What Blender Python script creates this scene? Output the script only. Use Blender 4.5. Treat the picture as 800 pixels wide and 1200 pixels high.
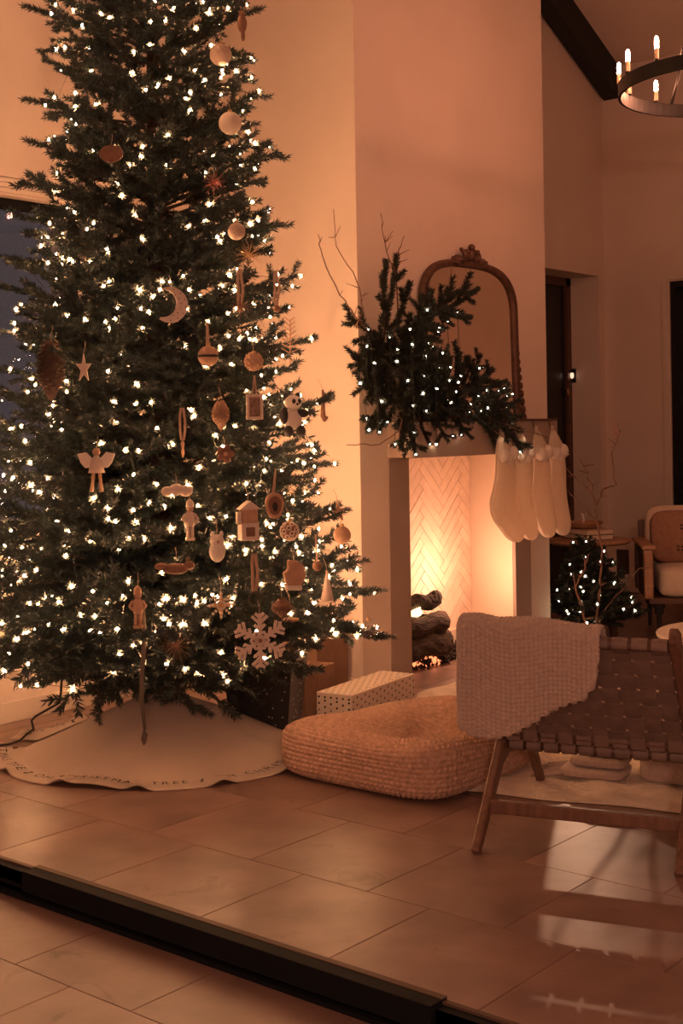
import bpy, bmesh, math, random
import numpy as np
from mathutils import Vector, Matrix, Quaternion

for o in list(bpy.data.objects):
    bpy.data.objects.remove(o)
scene = bpy.context.scene
C = scene.collection
PI = math.pi
rnd = random.Random(7)

# ------------------------------------------------------------------ camera
# world axes follow the room: +Y runs along the fireplace wall to the back wall,
# +X runs out from the fireplace wall into the room, Z up, metres.
CAM_H, YAW, ROLL, FPX = 1.45, math.radians(39.70), 0.0159, 1542.0
cam_d = bpy.data.cameras.new('camera')
cam = bpy.data.objects.new('camera', cam_d)
C.objects.link(cam)
cam_d.sensor_fit = 'VERTICAL'
cam_d.sensor_height = 36.0
cam_d.lens = FPX / 1200 * 36.0
cam_d.shift_y = -100 / 1200
cam_d.shift_x = 1.6 / 1200
_R = Vector((math.cos(YAW), math.sin(YAW), 0))
_F = Vector((-math.sin(YAW), math.cos(YAW), 0))
_U = Vector((0, 0, 1))
rr_ = _R * math.cos(ROLL) - _U * math.sin(ROLL)
uu_ = _U * math.cos(ROLL) + _R * math.sin(ROLL)
m_ = Matrix((rr_, uu_, -_F)).transposed().to_4x4()
m_.translation = (0, 0, CAM_H)
cam.matrix_world = m_
cam_d.clip_end = 100
scene.camera = cam

# ------------------------------------------------------------------ light levels
TREE_L, GARL_L, CHAND_L = 490.0, 80.0, 270.0      # radiance of the bulbs
FIRE_W, FLAME_L = 14.0, 5.0
FILL_W, LANTERN_W = 245.0, 85.0
WARM = (1.0, 0.45, 0.20)
AMBER = (1.0, 0.36, 0.19)
world = bpy.data.worlds.new('dusk'); scene.world = world
world.use_nodes = True
world.node_tree.nodes['Background'].inputs[0].default_value = (0.80, 0.60, 0.50, 1)
world.node_tree.nodes['Background'].inputs[1].default_value = 0.13
scene.view_settings.view_transform = 'Standard'
scene.view_settings.look = 'None'
scene.view_settings.gamma = 1.0
scene.view_settings.use_curve_mapping = False
scene.view_settings.exposure = 0.12

# ------------------------------------------------------------------ materials
MATS = {}
def mat(name, col, rough=0.6, metal=0.0, var=0.0, vscale=8.0, bump=0.0, bscale=60.0, spec=0.5,
        emit=None, estr=0.0, stretch=None, rand=0.0, sheen=0.0, detail=4.0, transl=0.0):
    m = bpy.data.materials.new(name); m.use_nodes = True
    nt = m.node_tree; b = nt.nodes['Principled BSDF']
    b.inputs['Base Color'].default_value = (*col, 1)
    b.inputs['Roughness'].default_value = rough
    b.inputs['Metallic'].default_value = metal
    b.inputs['Specular IOR Level'].default_value = spec
    if sheen: b.inputs['Sheen Weight'].default_value = sheen
    vec = None
    if var or bump:
        tc = nt.nodes.new('ShaderNodeTexCoord'); mp = nt.nodes.new('ShaderNodeMapping')
        nt.links.new(tc.outputs['Object'], mp.inputs[0]); vec = mp.outputs[0]
        if stretch: mp.inputs['Scale'].default_value = stretch
    src = None
    if var:
        n = nt.nodes.new('ShaderNodeTexNoise'); n.inputs['Scale'].default_value = vscale
        n.inputs['Detail'].default_value = detail
        nt.links.new(vec, n.inputs['Vector'])
        r = nt.nodes.new('ShaderNodeValToRGB'); nt.links.new(n.outputs['Fac'], r.inputs[0])
        r.color_ramp.elements[0].position = 0.3; r.color_ramp.elements[1].position = 0.7
        r.color_ramp.elements[0].color = (*[c * (1 - var) for c in col], 1)
        r.color_ramp.elements[1].color = (*[min(1, c * (1 + var * 0.6)) for c in col], 1)
        src = r.outputs[0]
    if rand:
        oi = nt.nodes.new('ShaderNodeObjectInfo'); hs = nt.nodes.new('ShaderNodeHueSaturation')
        mr = nt.nodes.new('ShaderNodeMapRange'); mr.inputs[3].default_value = 1 - rand; mr.inputs[4].default_value = 1 + rand
        nt.links.new(oi.outputs['Random'], mr.inputs[0]); nt.links.new(mr.outputs[0], hs.inputs['Value'])
        if src: nt.links.new(src, hs.inputs['Color'])
        else: hs.inputs['Color'].default_value = (*col, 1)
        src = hs.outputs[0]
    if src: nt.links.new(src, b.inputs['Base Color'])
    if bump:
        n2 = nt.nodes.new('ShaderNodeTexNoise'); n2.inputs['Scale'].default_value = bscale; n2.inputs['Detail'].default_value = 6
        nt.links.new(vec, n2.inputs['Vector'])
        bn = nt.nodes.new('ShaderNodeBump'); bn.inputs['Strength'].default_value = bump; bn.inputs['Distance'].default_value = 0.01
        nt.links.new(n2.outputs['Fac'], bn.inputs['Height']); nt.links.new(bn.outputs[0], b.inputs['Normal'])
    if emit:
        b.inputs['Emission Color'].default_value = (*emit, 1); b.inputs['Emission Strength'].default_value = estr
    if transl:
        tb_ = nt.nodes.new('ShaderNodeBsdfTranslucent'); tb_.inputs[0].default_value = (*col, 1); mx = nt.nodes.new('ShaderNodeMixShader'); mx.inputs[0].default_value = transl
        out_n = nt.nodes['Material Output']; nt.links.new(b.outputs[0], mx.inputs[1]); nt.links.new(tb_.outputs[0], mx.inputs[2]); nt.links.new(mx.outputs[0], out_n.inputs[0])
    MATS[name] = m
    return m

def glass_mat(name, tint=(1, 1, 1), flat=None):
    m = bpy.data.materials.new(name); m.use_nodes = True
    nt = m.node_tree; nt.nodes.clear()
    o = nt.nodes.new('ShaderNodeOutputMaterial'); mx = nt.nodes.new('ShaderNodeMixShader')
    t = nt.nodes.new('ShaderNodeBsdfTransparent'); g = nt.nodes.new('ShaderNodeBsdfGlossy'); fr = nt.nodes.new('ShaderNodeFresnel')
    t.inputs[0].default_value = (*tint, 1); g.inputs['Roughness'].default_value = 0.02
    fr.inputs[0].default_value = 1.25
    if flat is None: nt.links.new(fr.outputs[0], mx.inputs[0])
    else: mx.inputs[0].default_value = flat
    nt.links.new(t.outputs[0], mx.inputs[1]); nt.links.new(g.outputs[0], mx.inputs[2])
    nt.links.new(mx.outputs[0], o.inputs[0]); MATS[name] = m
    return m

mat('plaster', (0.70, 0.60, 0.52), 0.85, var=0.04, vscale=2.5, bump=0.12, bscale=35, spec=0.2)
mat('paint_trim', (0.66, 0.58, 0.50), 0.5, var=0.03, vscale=5)
mat('stone_surround', (0.34, 0.265, 0.22), 0.7, var=0.10, vscale=5, bump=0.1, bscale=50, spec=0.3)
mat('black_beam', (0.012, 0.013, 0.014), 0.7, var=0.3, vscale=6, stretch=(8, 1, 8))
mat('black_door', (0.006, 0.007, 0.008), 0.35)
mat('bronze', (0.006, 0.008, 0.010), 0.75, spec=0.15)
mat('bronze_edge', (0.10, 0.065, 0.05), 0.6, spec=0.2)
mat('travertine', (0.235, 0.152, 0.128), 0.36, var=0.30, vscale=4.5, bump=0.05, bscale=30, rand=0.07, spec=0.40, detail=8)
mat('grout', (0.17, 0.12, 0.10), 0.9)
mat('firebrick', (0.80, 0.64, 0.52), 0.85, var=0.10, vscale=12, bump=0.25, bscale=60, rand=0.08)
mat('mortar', (0.36, 0.26, 0.20), 0.95)
mat('firebox_plaster', (0.66, 0.54, 0.43), 0.9, var=0.05, vscale=4)
mat('bark', (0.055, 0.034, 0.024), 0.9, var=0.5, vscale=14, bump=1.0, bscale=40, stretch=(1, 1, 4))
mat('charred', (0.035, 0.025, 0.02), 0.95, var=0.5, vscale=18, bump=1.0, bscale=50)
mat('cinder', (0.045, 0.032, 0.026), 0.95, rand=0.4)
mat('ember', (0.2, 0.05, 0.02), 0.9, emit=(1, 0.25, 0.09), estr=1.9)
mat('flame', (1, 0.6, 0.2), 0.9, emit=(1, 0.60, 0.26), estr=FLAME_L)
mat('needle', (0.021, 0.036, 0.032), 0.5, rand=0.25, spec=0.5)
mat('needle_dark', (0.022, 0.030, 0.024), 0.6, rand=0.25, spec=0.35)
mat('stem', (0.06, 0.045, 0.03), 0.8)
mat('twig', (0.16, 0.085, 0.055), 0.8, bump=0.5, bscale=80)
mat('wire', (0.012, 0.018, 0.012), 0.5)
mat('bulb', (1, 0.8, 0.5), 0.3, emit=WARM, estr=TREE_L)
mat('bulb_cool', (1, 0.9, 0.8), 0.3, emit=(1.0, 0.72, 0.45), estr=GARL_L)
mat('bulb_candle', (1, 0.8, 0.5), 0.3, emit=AMBER, estr=CHAND_L)
mat('candle_sleeve', (0.75, 0.55, 0.38), 0.5)
mat('iron', (0.014, 0.013, 0.013), 0.45, metal=0.6)
mat('iron_rust', (0.10, 0.055, 0.04), 0.6, metal=0.4)
mat('gilt', (0.12, 0.062, 0.042), 0.5, metal=0.35, var=0.35, vscale=25, bump=0.3, bscale=60)
mat('linen', (0.47, 0.38, 0.31), 0.95, var=0.06, vscale=6, bump=0.3, bscale=350, sheen=0.2)
mat('ink', (0.02, 0.018, 0.02), 0.8)
mat('jute', (0.48, 0.32, 0.235), 0.95, var=0.28, vscale=55, spec=0.15)
mat('knit_beige', (0.42, 0.335, 0.29), 0.95, var=0.12, vscale=60, spec=0.15, sheen=0.25)
mat('knit_cream', (0.80, 0.70, 0.58), 0.95, var=0.08, vscale=50, bump=0.8, bscale=170, spec=0.15, sheen=0.3, transl=0.45)
mat('fluff', (0.84, 0.76, 0.66), 0.98, bump=1.0, bscale=220, spec=0.1, sheen=0.5)
mat('wool_rug', (0.66, 0.56, 0.45), 0.98, var=0.14, vscale=14, bump=1.0, bscale=70, spec=0.1, sheen=0.3)
mat('walnut', (0.10, 0.052, 0.034), 0.5, var=0.35, vscale=9, stretch=(1, 1, 9))
mat('chair_wood', (0.16, 0.085, 0.058), 0.45, var=0.3, vscale=10, stretch=(6, 6, 1))
mat('oak', (0.38, 0.21, 0.12), 0.5, var=0.2, vscale=7, stretch=(1, 9, 9))
mat('leather', (0.185, 0.13, 0.11), 0.55, var=0.12, vscale=30, bump=0.15, bscale=200, rand=0.06)
mat('cushion', (0.62, 0.50, 0.40), 0.95, var=0.05, vscale=30, bump=0.2, bscale=300, sheen=0.2)
mat('mudcloth', (0.30, 0.165, 0.115), 0.95, var=0.15, vscale=40, bump=0.2, bscale=300)
mat('kraft', (0.24, 0.14, 0.09), 0.75, var=0.1, vscale=12)
mat('gift_white', (0.72, 0.62, 0.52), 0.6)
mat('gift_black', (0.010, 0.012, 0.014), 0.4)
mat('book_cover', (0.48, 0.34, 0.27), 0.6, var=0.12, vscale=20)
mat('book_dark', (0.03, 0.025, 0.025), 0.6)
mat('paper', (0.70, 0.58, 0.46), 0.9, var=0.12, vscale=120, stretch=(1, 1, 30))
mat('white_glaze', (0.85, 0.78, 0.70), 0.4)
mat('o_white', (0.58, 0.49, 0.41), 0.75, bump=0.2, bscale=150)
mat('o_glitter', (0.66, 0.50, 0.40), 0.45, metal=0.2, var=0.4, vscale=260, bump=0.9, bscale=420)
mat('o_gold', (0.52, 0.33, 0.17), 0.3, metal=0.85)
mat('o_brown', (0.20, 0.10, 0.06), 0.7, var=0.3, vscale=40)
mat('o_tan', (0.46, 0.29, 0.19), 0.85, var=0.15, vscale=40, bump=0.4, bscale=150)
mat('o_red', (0.22, 0.05, 0.035), 0.6)
mat('o_black', (0.02, 0.018, 0.018), 0.7)
mat('o_blue', (0.14, 0.17, 0.19), 0.6)
mat('o_pine', (0.085, 0.05, 0.036), 0.8)
mat('ribbon', (0.38, 0.25, 0.17), 0.6, sheen=0.3)
mat('ribbon_dark', (0.09, 0.075, 0.055), 0.7)
mat('photo_print', (0.26, 0.17, 0.13), 0.35, var=0.6, vscale=60)
mat('vent', (0.07, 0.045, 0.036), 0.7)
mat('red_led', (0.3, 0.02, 0.02), 0.5, emit=(1, 0.08, 0.04), estr=0.3)
mat('opal', (0.8, 0.75, 0.68), 0.4, emit=(1, 0.62, 0.42), estr=1.2)
mat('mirror_glass', (0.66, 0.56, 0.50), 0.03, metal=1.0)
glass_mat('glass', flat=0.10); glass_mat('window_glass', (0.85, 0.85, 0.9))

def stain_stone(name):
    # each tile shows another piece of the stone, with darker veins and small pits
    m = MATS[name]; nt = m.node_tree; b = nt.nodes['Principled BSDF']
    mp = next(n for n in nt.nodes if n.type == 'MAPPING'); oi = nt.nodes.new('ShaderNodeObjectInfo')
    vm = nt.nodes.new('ShaderNodeVectorMath'); vm.operation = 'SCALE'; vm.inputs[0].default_value = (37.0, 19.0, 11.0)
    nt.links.new(oi.outputs['Random'], vm.inputs['Scale']); nt.links.new(vm.outputs[0], mp.inputs['Location'])
    src = b.inputs['Base Color'].links[0].from_socket
    n = nt.nodes.new('ShaderNodeTexNoise'); n.inputs['Scale'].default_value = 3.2; n.inputs['Detail'].default_value = 9; n.inputs['Roughness'].default_value = 0.7; n.inputs['Distortion'].default_value = 1.2
    nt.links.new(mp.outputs[0], n.inputs['Vector'])
    r = nt.nodes.new('ShaderNodeValToRGB'); r.color_ramp.elements[0].position = 0.60; r.color_ramp.elements[1].position = 0.72
    r.color_ramp.elements[0].color = (1, 1, 1, 1); r.color_ramp.elements[1].color = (0.55, 0.5, 0.48, 1)
    nt.links.new(n.outputs['Fac'], r.inputs[0])
    mx = nt.nodes.new('ShaderNodeMix'); mx.data_type = 'RGBA'; mx.blend_type = 'MULTIPLY'; mx.inputs['Factor'].default_value = 1.0
    nt.links.new(src, mx.inputs[6]); nt.links.new(r.outputs[0], mx.inputs[7]); nt.links.new(mx.outputs[2], b.inputs['Base Color'])
stain_stone('travertine')

# ------------------------------------------------------------------ mesh helpers
def link(o, parent=None):
    C.objects.link(o)
    if parent is not None: o.parent = parent
    return o

def tag(o, label=None, cat=None, group=None, kind=None):
    if label: o['label'] = label
    if cat: o['category'] = cat
    if group: o['group'] = group
    if kind: o['kind'] = kind
    return o

def thing(name, loc, label, cat, rz=0.0, group=None):
    e = bpy.data.objects.new(name, None)
    e.location = loc; e.rotation_euler = (0, 0, rz); e.empty_display_size = 0.05
    C.objects.link(e)
    return tag(e, label, cat, group)

class MB:
    def __init__(s): s.v = []; s.f = []; s.uv = None
    def add(s, vs, fs):
        n = len(s.v); s.v += [tuple(map(float, p)) for p in vs]; s.f += [tuple(i + n for i in f) for f in fs]; return s
    def box(s, x0, y0, z0, x1, y1, z1):
        vs = [(x, y, z) for z in (z0, z1) for y in (y0, y1) for x in (x0, x1)]
        return s.add(vs, [(0, 2, 3, 1), (4, 5, 7, 6), (0, 1, 5, 4), (2, 6, 7, 3), (0, 4, 6, 2), (1, 3, 7, 5)])
    def rbox(s, c, h, rz=0.0, taper=1.0):
        cx, cy, cz = c; cs, sn = math.cos(rz), math.sin(rz); vs = []
        for dz in (-1, 1):
            k = taper if dz < 0 else 1.0
            for dy in (-1, 1):
                for dx in (-1, 1):
                    x, y = dx * h[0] * k, dy * h[1] * k
                    vs.append((cx + x * cs - y * sn, cy + x * sn + y * cs, cz + dz * h[2]))
        return s.add(vs, [(0, 2, 3, 1), (4, 5, 7, 6), (0, 1, 5, 4), (2, 6, 7, 3), (0, 4, 6, 2), (1, 3, 7, 5)])
    def bar(s, p, q, w, d, side=(1, 0, 0), w2=None, d2=None):
        p, q = Vector(p), Vector(q); t = (q - p).normalized(); a = Vector(side); a = (a - t * a.dot(t)).normalized(); b = t.cross(a)
        w2 = w if w2 is None else w2; d2 = d if d2 is None else d2; vs = []
        for c, ww, dd in ((p, w, d), (q, w2, d2)):
            for i, j in ((-1, -1), (1, -1), (1, 1), (-1, 1)): vs.append(c + a * (i * ww / 2) + b * (j * dd / 2))
        return s.add(vs, [(3, 2, 1, 0), (4, 5, 6, 7), (0, 1, 5, 4), (1, 2, 6, 5), (2, 3, 7, 6), (3, 0, 4, 7)])
    def tube(s, path, rad, n=8, cap=True):
        path = [Vector(p) for p in path]; k = len(path)
        rad = rad if hasattr(rad, '__len__') else [rad] * k
        vs = []; fs = []; prev = None
        for i, p in enumerate(path):
            t = (path[min(i + 1, k - 1)] - path[max(i - 1, 0)]).normalized()
            if prev is None:
                a = Vector((0, 0, 1)) if abs(t.z) < 0.9 else Vector((1, 0, 0))
            else: a = prev
            a = (a - t * a.dot(t)).normalized(); prev = a; b = t.cross(a)
            for j in range(n):
                an = 2 * PI * j / n; vs.append(p + (a * math.cos(an) + b * math.sin(an)) * rad[i])
        for i in range(k - 1):
            for j in range(n):
                fs.append((i * n + j, i * n + (j + 1) % n, (i + 1) * n + (j + 1) % n, (i + 1) * n + j))
        if cap: fs += [tuple(range(n - 1, -1, -1)), tuple((k - 1) * n + j for j in range(n))]
        return s.add(vs, fs)
    def lathe(s, prof, n=24, c=(0, 0, 0), cap=True, axis='z', sq=None):
        vs = []; fs = []; k = len(prof)
        for r, z in prof:
            for j in range(n):
                an = 2 * PI * j / n
                x, y = r * math.cos(an), r * math.sin(an)
                if axis == 'z': p = (x, y, z)
                elif axis == 'x': p = (z, x, y)
                else: p = (x, z, y)
                vs.append((c[0] + p[0], c[1] + p[1], c[2] + p[2]))
        for i in range(k - 1):
            for j in range(n):
                q = (i * n + j, i * n + (j + 1) % n, (i + 1) * n + (j + 1) % n, (i + 1) * n + j)
                fs.append(q if axis != 'y' else q[::-1])
        if cap: fs += [tuple(range(n - 1, -1, -1)), tuple((k - 1) * n + j for j in range(n))]
        return s.add(vs, fs)
    def ball(s, c, r, nu=16, nv=10, sc=(1, 1, 1), jit=0.0):
        vs = [(c[0], c[1], c[2] - r * sc[2])]; fs = []
        for i in range(1, nv):
            ph = -PI / 2 + PI * i / nv
            for j in range(nu):
                an = 2 * PI * j / nu; k = r * (1 + jit * (rnd.random() - 0.5))
                vs.append((c[0] + k * sc[0] * math.cos(ph) * math.cos(an), c[1] + k * sc[1] * math.cos(ph) * math.sin(an), c[2] + k * sc[2] * math.sin(ph)))
        vs.append((c[0], c[1], c[2] + r * sc[2])); top = len(vs) - 1
        for j in range(nu): fs.append((0, 1 + (j + 1) % nu, 1 + j))
        for i in range(nv - 2):
            for j in range(nu):
                fs.append((1 + i * nu + j, 1 + i * nu + (j + 1) % nu, 1 + (i + 1) * nu + (j + 1) % nu, 1 + (i + 1) * nu + j))
        for j in range(nu): fs.append((top, 1 + (nv - 2) * nu + j, 1 + (nv - 2) * nu + (j + 1) % nu))
        return s.add(vs, fs)
    def prism(s, poly, t0, t1, fn):           # poly in (p,q), extruded from t0 to t1, fn(p,q,t)->xyz
        n = len(poly); vs = [fn(p, q, t0) for p, q in poly] + [fn(p, q, t1) for p, q in poly]
        fs = [tuple(range(n - 1, -1, -1)), tuple(range(n, 2 * n))] + [(i, (i + 1) % n, n + (i + 1) % n, n + i) for i in range(n)]
        return s.add(vs, fs)
    def grid(s, fn, nu, nv, cu=False, cv=False):
        vs = [fn(i / (nu if cu else nu - 1), j / (nv if cv else nv - 1)) for j in range(nv) for i in range(nu)]; fs = []
        for j in range(nv if cv else nv - 1):
            for i in range(nu if cu else nu - 1):
                fs.append((j * nu + i, j * nu + (i + 1) % nu, ((j + 1) % nv) * nu + (i + 1) % nu, ((j + 1) % nv) * nu + i))
        return s.add(vs, fs)
    def mesh(s, name, m, org=(0, 0, 0), smooth=False, fix=True):
        me = bpy.data.meshes.new(name)
        me.from_pydata([(p[0] - org[0], p[1] - org[1], p[2] - org[2]) for p in s.v], [], s.f)
        if fix:
            bm = bmesh.new(); bm.from_mesh(me); bmesh.ops.recalc_face_normals(bm, faces=bm.faces); bm.to_mesh(me); bm.free()
        if smooth:
            me.polygons.foreach_set('use_smooth', [True] * len(me.polygons))
        if m: me.materials.append(MATS[m])
        me.update()
        return me
    # child of an Empty / mesh (world_pos of parent given in parent['_o']) or a top-level object with its origin at org
    def build(s, name, m, parent=None, org=None, smooth=False, bevel=0.0, local=False, fix=True, seg=2):
        if org is None: org = (0, 0, 0)
        if parent is not None and not local:
            w = Vector((0, 0, 0)); p = parent
            while p is not None: w = w + p.location; p = p.parent
            org = tuple(w)
        o = bpy.data.objects.new(name, s.mesh(name, m, org, smooth, fix)); link(o, parent)
        if parent is None: o.location = org
        if bevel:
            b = o.modifiers.new('bevel', 'BEVEL'); b.width = bevel; b.segments = seg; b.limit_method = 'ANGLE'; b.angle_limit = 0.7
        return o

def copy_tree(o, parent=None):
    c = o.copy(); C.objects.link(c); c.parent = parent
    for ch in o.children: copy_tree(ch, c)
    return c

def struct(o): o['kind'] = 'structure'; return o
# ================================================================== the setting
WL, WB, CF = -5.486, 10.2, -4.43         # left wall plane, back wall plane, chimney front plane
RIDGE_Y, SLOPE = 4.0, 0.5
WR, WF = 3.2, -3.0                       # right and front walls
def ceil_z(y): return 4.49 + SLOPE * (WB - y) if y >= RIDGE_Y else 4.49 + SLOPE * (WB - RIDGE_Y) - SLOPE * (RIDGE_Y - y)

# floor: a bed of grout with stone tiles laid on it in running bond
STEP = 0.085                              # the outer floor lies one low step below the living room
floor = struct(MB().box(WL - 0.6, 2.66, -0.12, WR, WB + 0.6, -0.006).box(WL - 0.6, WF, -0.2, WR, 2.66, -STEP - 0.006).build('floor', 'grout'))
TW, TJ = 0.5, 0.0024
rows = []
y = 2.706
edges = [2.706, 3.195] + [3.195 + 0.533 * k for k in range(1, 14)]
for i in range(len(edges) - 1): rows.append((edges[i], min(edges[i + 1], WB), -2.835 + (0.26 if i % 2 else 0.0), 0.0))
low = [2.66, 2.305, 1.772, 1.239, 0.706, 0.173]
for i in range(len(low) - 1): rows.append((low[i + 1], low[i], -2.665 + (0.25 if i % 2 else 0.0), -STEP))
tile_mesh = {}
ct, st_ = math.cos(YAW), math.sin(YAW)
spare = MB()
for (y0, y1, off, zf) in rows:
    if y1 - y0 < 0.05: continue
    k0 = int(math.floor((WL - off) / TW)) 
    for k in range(k0, 20):
        x0, x1 = off + k * TW, off + (k + 1) * TW
        x0 = max(x0, WL)
        if x1 - x0 < 0.04 or x0 > WR: continue
        xc, yc = (x0 + x1) / 2, (y0 + y1) / 2
        dx, dz = xc * ct + yc * st_, -xc * st_ + yc * ct
        seen = dz > 1.5 and abs(dx / dz) < 0.26 + 0.55 / dz and not (CF - 0.45 > xc and 5.5 < yc < 7.45)
        if not seen or y0 > 9.2 and False:
            spare.box(x0 + TJ / 2, y0 + TJ / 2, zf - 0.006, x1 - TJ / 2, y1 - TJ / 2, zf); continue
        w, d = round(x1 - x0 - TJ, 4), round(y1 - y0 - TJ, 4)
        if (w, d) not in tile_mesh:
            b = MB(); e = 0.0012
            vs = [(sx * (w / 2 - ii), sy * (d / 2 - ii), z) for z, ii in ((-0.006, 0), (-0.0015, 0), (0, e)) for sx, sy in ((-1, -1), (1, -1), (1, 1), (-1, 1))]
            fs = [(8, 9, 10, 11)] + [(l * 4 + a, l * 4 + (a + 1) % 4, l * 4 + 4 + (a + 1) % 4, l * 4 + 4 + a) for l in (0, 1) for a in range(4)]
            tile_mesh[(w, d)] = b.add(vs, fs).mesh('floor_tile', 'travertine', fix=False)
        o = bpy.data.objects.new('floor_tile', tile_mesh[(w, d)]); link(o, floor); o.location = (xc, yc, zf)
sp = spare.build('floor_tile', 'travertine', floor); sp['kind'] = 'stuff'

# black steel edge of the step with the track of the folding doors
tr = struct(MB().box(WL, 2.66, -0.10, WR, 2.704, -0.004).build('trim_1', 'bronze'))
MB().box(WL, 2.690, -0.004, WR, 2.706, 0.003).build('track_lip', 'bronze_edge', tr)
MB().box(WL, 2.635, -STEP, WR, 2.66, -STEP + 0.012).build('bottom_rail', 'bronze', tr)
MB().box(WL, 2.648, -0.052, WR, 2.66, -0.044).build('guide_rail', 'bronze', tr)
MB().box(-3.58, 2.640, -0.060, -1.93, 2.712, 0.008).build('cover_strip', 'bronze', tr, bevel=0.002)
MB().box(-3.58, 2.690, 0.008, -1.93, 2.712, 0.010).build('cover_edge', 'bronze_edge', tr)

# left wall with a window and a deep doorway
lw = MB(); T = WL - 0.3
def ceil_prism(b, x0, x1, y0, y1, z0):
    ys = [y0] + ([RIDGE_Y] if y0 < RIDGE_Y < y1 else []) + [y1]
    poly = [(y0, z0), (y1, z0)] + [(q, ceil_z(q) + 0.02) for q in reversed(ys)]
    b.prism(poly, x0, x1, lambda p, q, t: (t, p, q))
WY0, WY1, WZ0, WZ1 = 2.3, 4.52, 0.95, 2.637
NY0, NY1, NZ = 9.02, 10.10, 2.705
lw.box(T, WF, 0, WL, WY0, WZ1); lw.box(T, WY0, 0, WL, WY1, WZ0); lw.box(T, WY1, 0, WL, NY0, WZ1)
lw.box(T, NY1, 0, WL, WB + 0.3, NZ); lw.box(T, WY1, WZ1, WL, NY0, NZ); lw.box(T, WF, WZ1, WL, WY1, NZ)
ceil_prism(lw, T, WL, WF, WB, NZ)
struct(lw.build('wall_left', 'plaster'))
w1 = struct(MB().box(WL - 0.12, WY0, WZ0, WL - 0.07, WY0 + 0.05, WZ1).box(WL - 0.12, WY1 - 0.05, WZ0, WL - 0.07, WY1, WZ1)
            .box(WL - 0.12, WY0, WZ0, WL - 0.07, WY1, WZ0 + 0.05).box(WL - 0.12, WY0, WZ1 - 0.05, WL - 0.07, WY1, WZ1).build('window_1', 'bronze'))
MB().box(WL - 0.092, WY0 + 0.05, WZ0 + 0.05, WL - 0.088, WY1 - 0.05, WZ1 - 0.05).build('pane', 'window_glass', w1)
MB().box(WL - 0.112, WY0 + 0.05, WZ0 + 0.05, WL - 0.108, WY1 - 0.05, WZ1 - 0.05).build('pane', 'window_glass', w1)
cs = MB()
for i in range(4): cs.box(WL, WY0 - 0.06, WZ1 + 0.012 + i * 0.026, WL + 0.012 + 0.004 * (i % 2), WY1 + 0.06, WZ1 + 0.034 + i * 0.026)
cs.build('blind_fold', 'plaster', w1)
# doorway in the left wall
d1 = struct(MB().box(WL - 0.36, NY0 - 0.1, 0, WL - 0.30, NY1 + 0.1, NZ + 0.1).build('door_1', 'black_door'))
MB().box(WL - 0.30, NY1 - 0.07, 0, WL - 0.27, NY1, NZ).box(WL - 0.30, NY0, NZ - 0.07, WL - 0.27, NY1, NZ).build('door_frame', 'walnut', d1)
MB().box(WL - 0.30, NY0 + 0.1, 0.08, WL - 0.29, NY1 - 0.17, NZ - 0.17).build('door_panel', 'black_door', d1, bevel=0.004)
MB().tube([(WL - 0.29, NY1 - 0.11, 1.74), (WL - 0.25, NY1 - 0.11, 1.74), (WL - 0.25, NY1 - 0.11, 1.68)], 0.011, 8).build('door_handle', 'o_gold', d1, smooth=True)

# small lantern beside the glazed garden door in the niche
ln_ = thing('wall_lantern', (WL - 0.25, NY1 - 0.03, 1.80), 'small glowing lantern in the dark doorway niche', 'lamp')
MB().box(WL - 0.27, NY1 - 0.008, 1.80, WL - 0.23, NY1, 1.92).build('back_plate', 'iron', ln_)
MB().box(WL - 0.255, NY1 - 0.03, 1.905, WL - 0.245, NY1 - 0.008, 1.913).build('arm', 'iron', ln_)
MB().lathe([(0.020, 1.885), (0.012, 1.905), (0.003, 1.912)], 12, (WL - 0.25, NY1 - 0.035, 0)).build('cap', 'iron', ln_)
MB().lathe([(0.006, 1.835), (0.014, 1.845), (0.016, 1.87), (0.012, 1.885)], 12, (WL - 0.25, NY1 - 0.035, 0)).build('bulb', 'opal', ln_, smooth=True)
sl_ = bpy.data.lights.new('lantern_light', 'SPOT'); sl_.energy = LANTERN_W; sl_.color = (1.0, 0.55, 0.33); sl_.spot_size = math.radians(17); sl_.spot_blend = 0.5; sl_.shadow_soft_size = 0.012
so_ = bpy.data.objects.new('lantern_light', sl_); C.objects.link(so_); so_.location = (WL - 0.222, NY1 - 0.075, 1.85)
so_.rotation_euler = (Vector((-2.36, 4.0, 0.0)) - so_.location).to_track_quat('-Z', 'Y').to_euler()

# back wall with a dark doorway
DX0, DX1, DZ = -4.885, -3.95, 2.616
bw = MB().box(WL, WB, 0, DX0, WB + 0.3, DZ).box(DX1, WB, 0, WR, WB + 0.3, DZ).box(WL, WB, DZ, WR, WB + 0.3, ceil_z(WB) + 0.05)
struct(bw.build('wall_back', 'plaster'))
d2 = struct(MB().box(DX0 - 0.05, WB + 0.30, 0, DX1 + 0.05, WB + 0.34, DZ + 0.05).build('door_2', 'black_door'))
MB().box(DX0 - 0.06, WB - 0.018, 0, DX0 - 0.012, WB, DZ + 0.05).box(DX1 + 0.012, WB - 0.018, 0, DX1 + 0.06, WB, DZ + 0.05).box(DX0 - 0.012, WB - 0.018, DZ + 0.012, DX1 + 0.012, WB, DZ + 0.05).build('door_casing', 'paint_trim', d2, bevel=0.004)
MB().box(DX0 + 0.002, WB + 0.02, 0, DX0 + 0.05, WB + 0.3, DZ).box(DX1 - 0.05, WB + 0.02, 0, DX1 - 0.002, WB + 0.3, DZ).box(DX0 + 0.05, WB + 0.02, DZ - 0.05, DX1 - 0.05, WB + 0.3, DZ).build('door_frame', 'black_door', d2)
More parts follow.
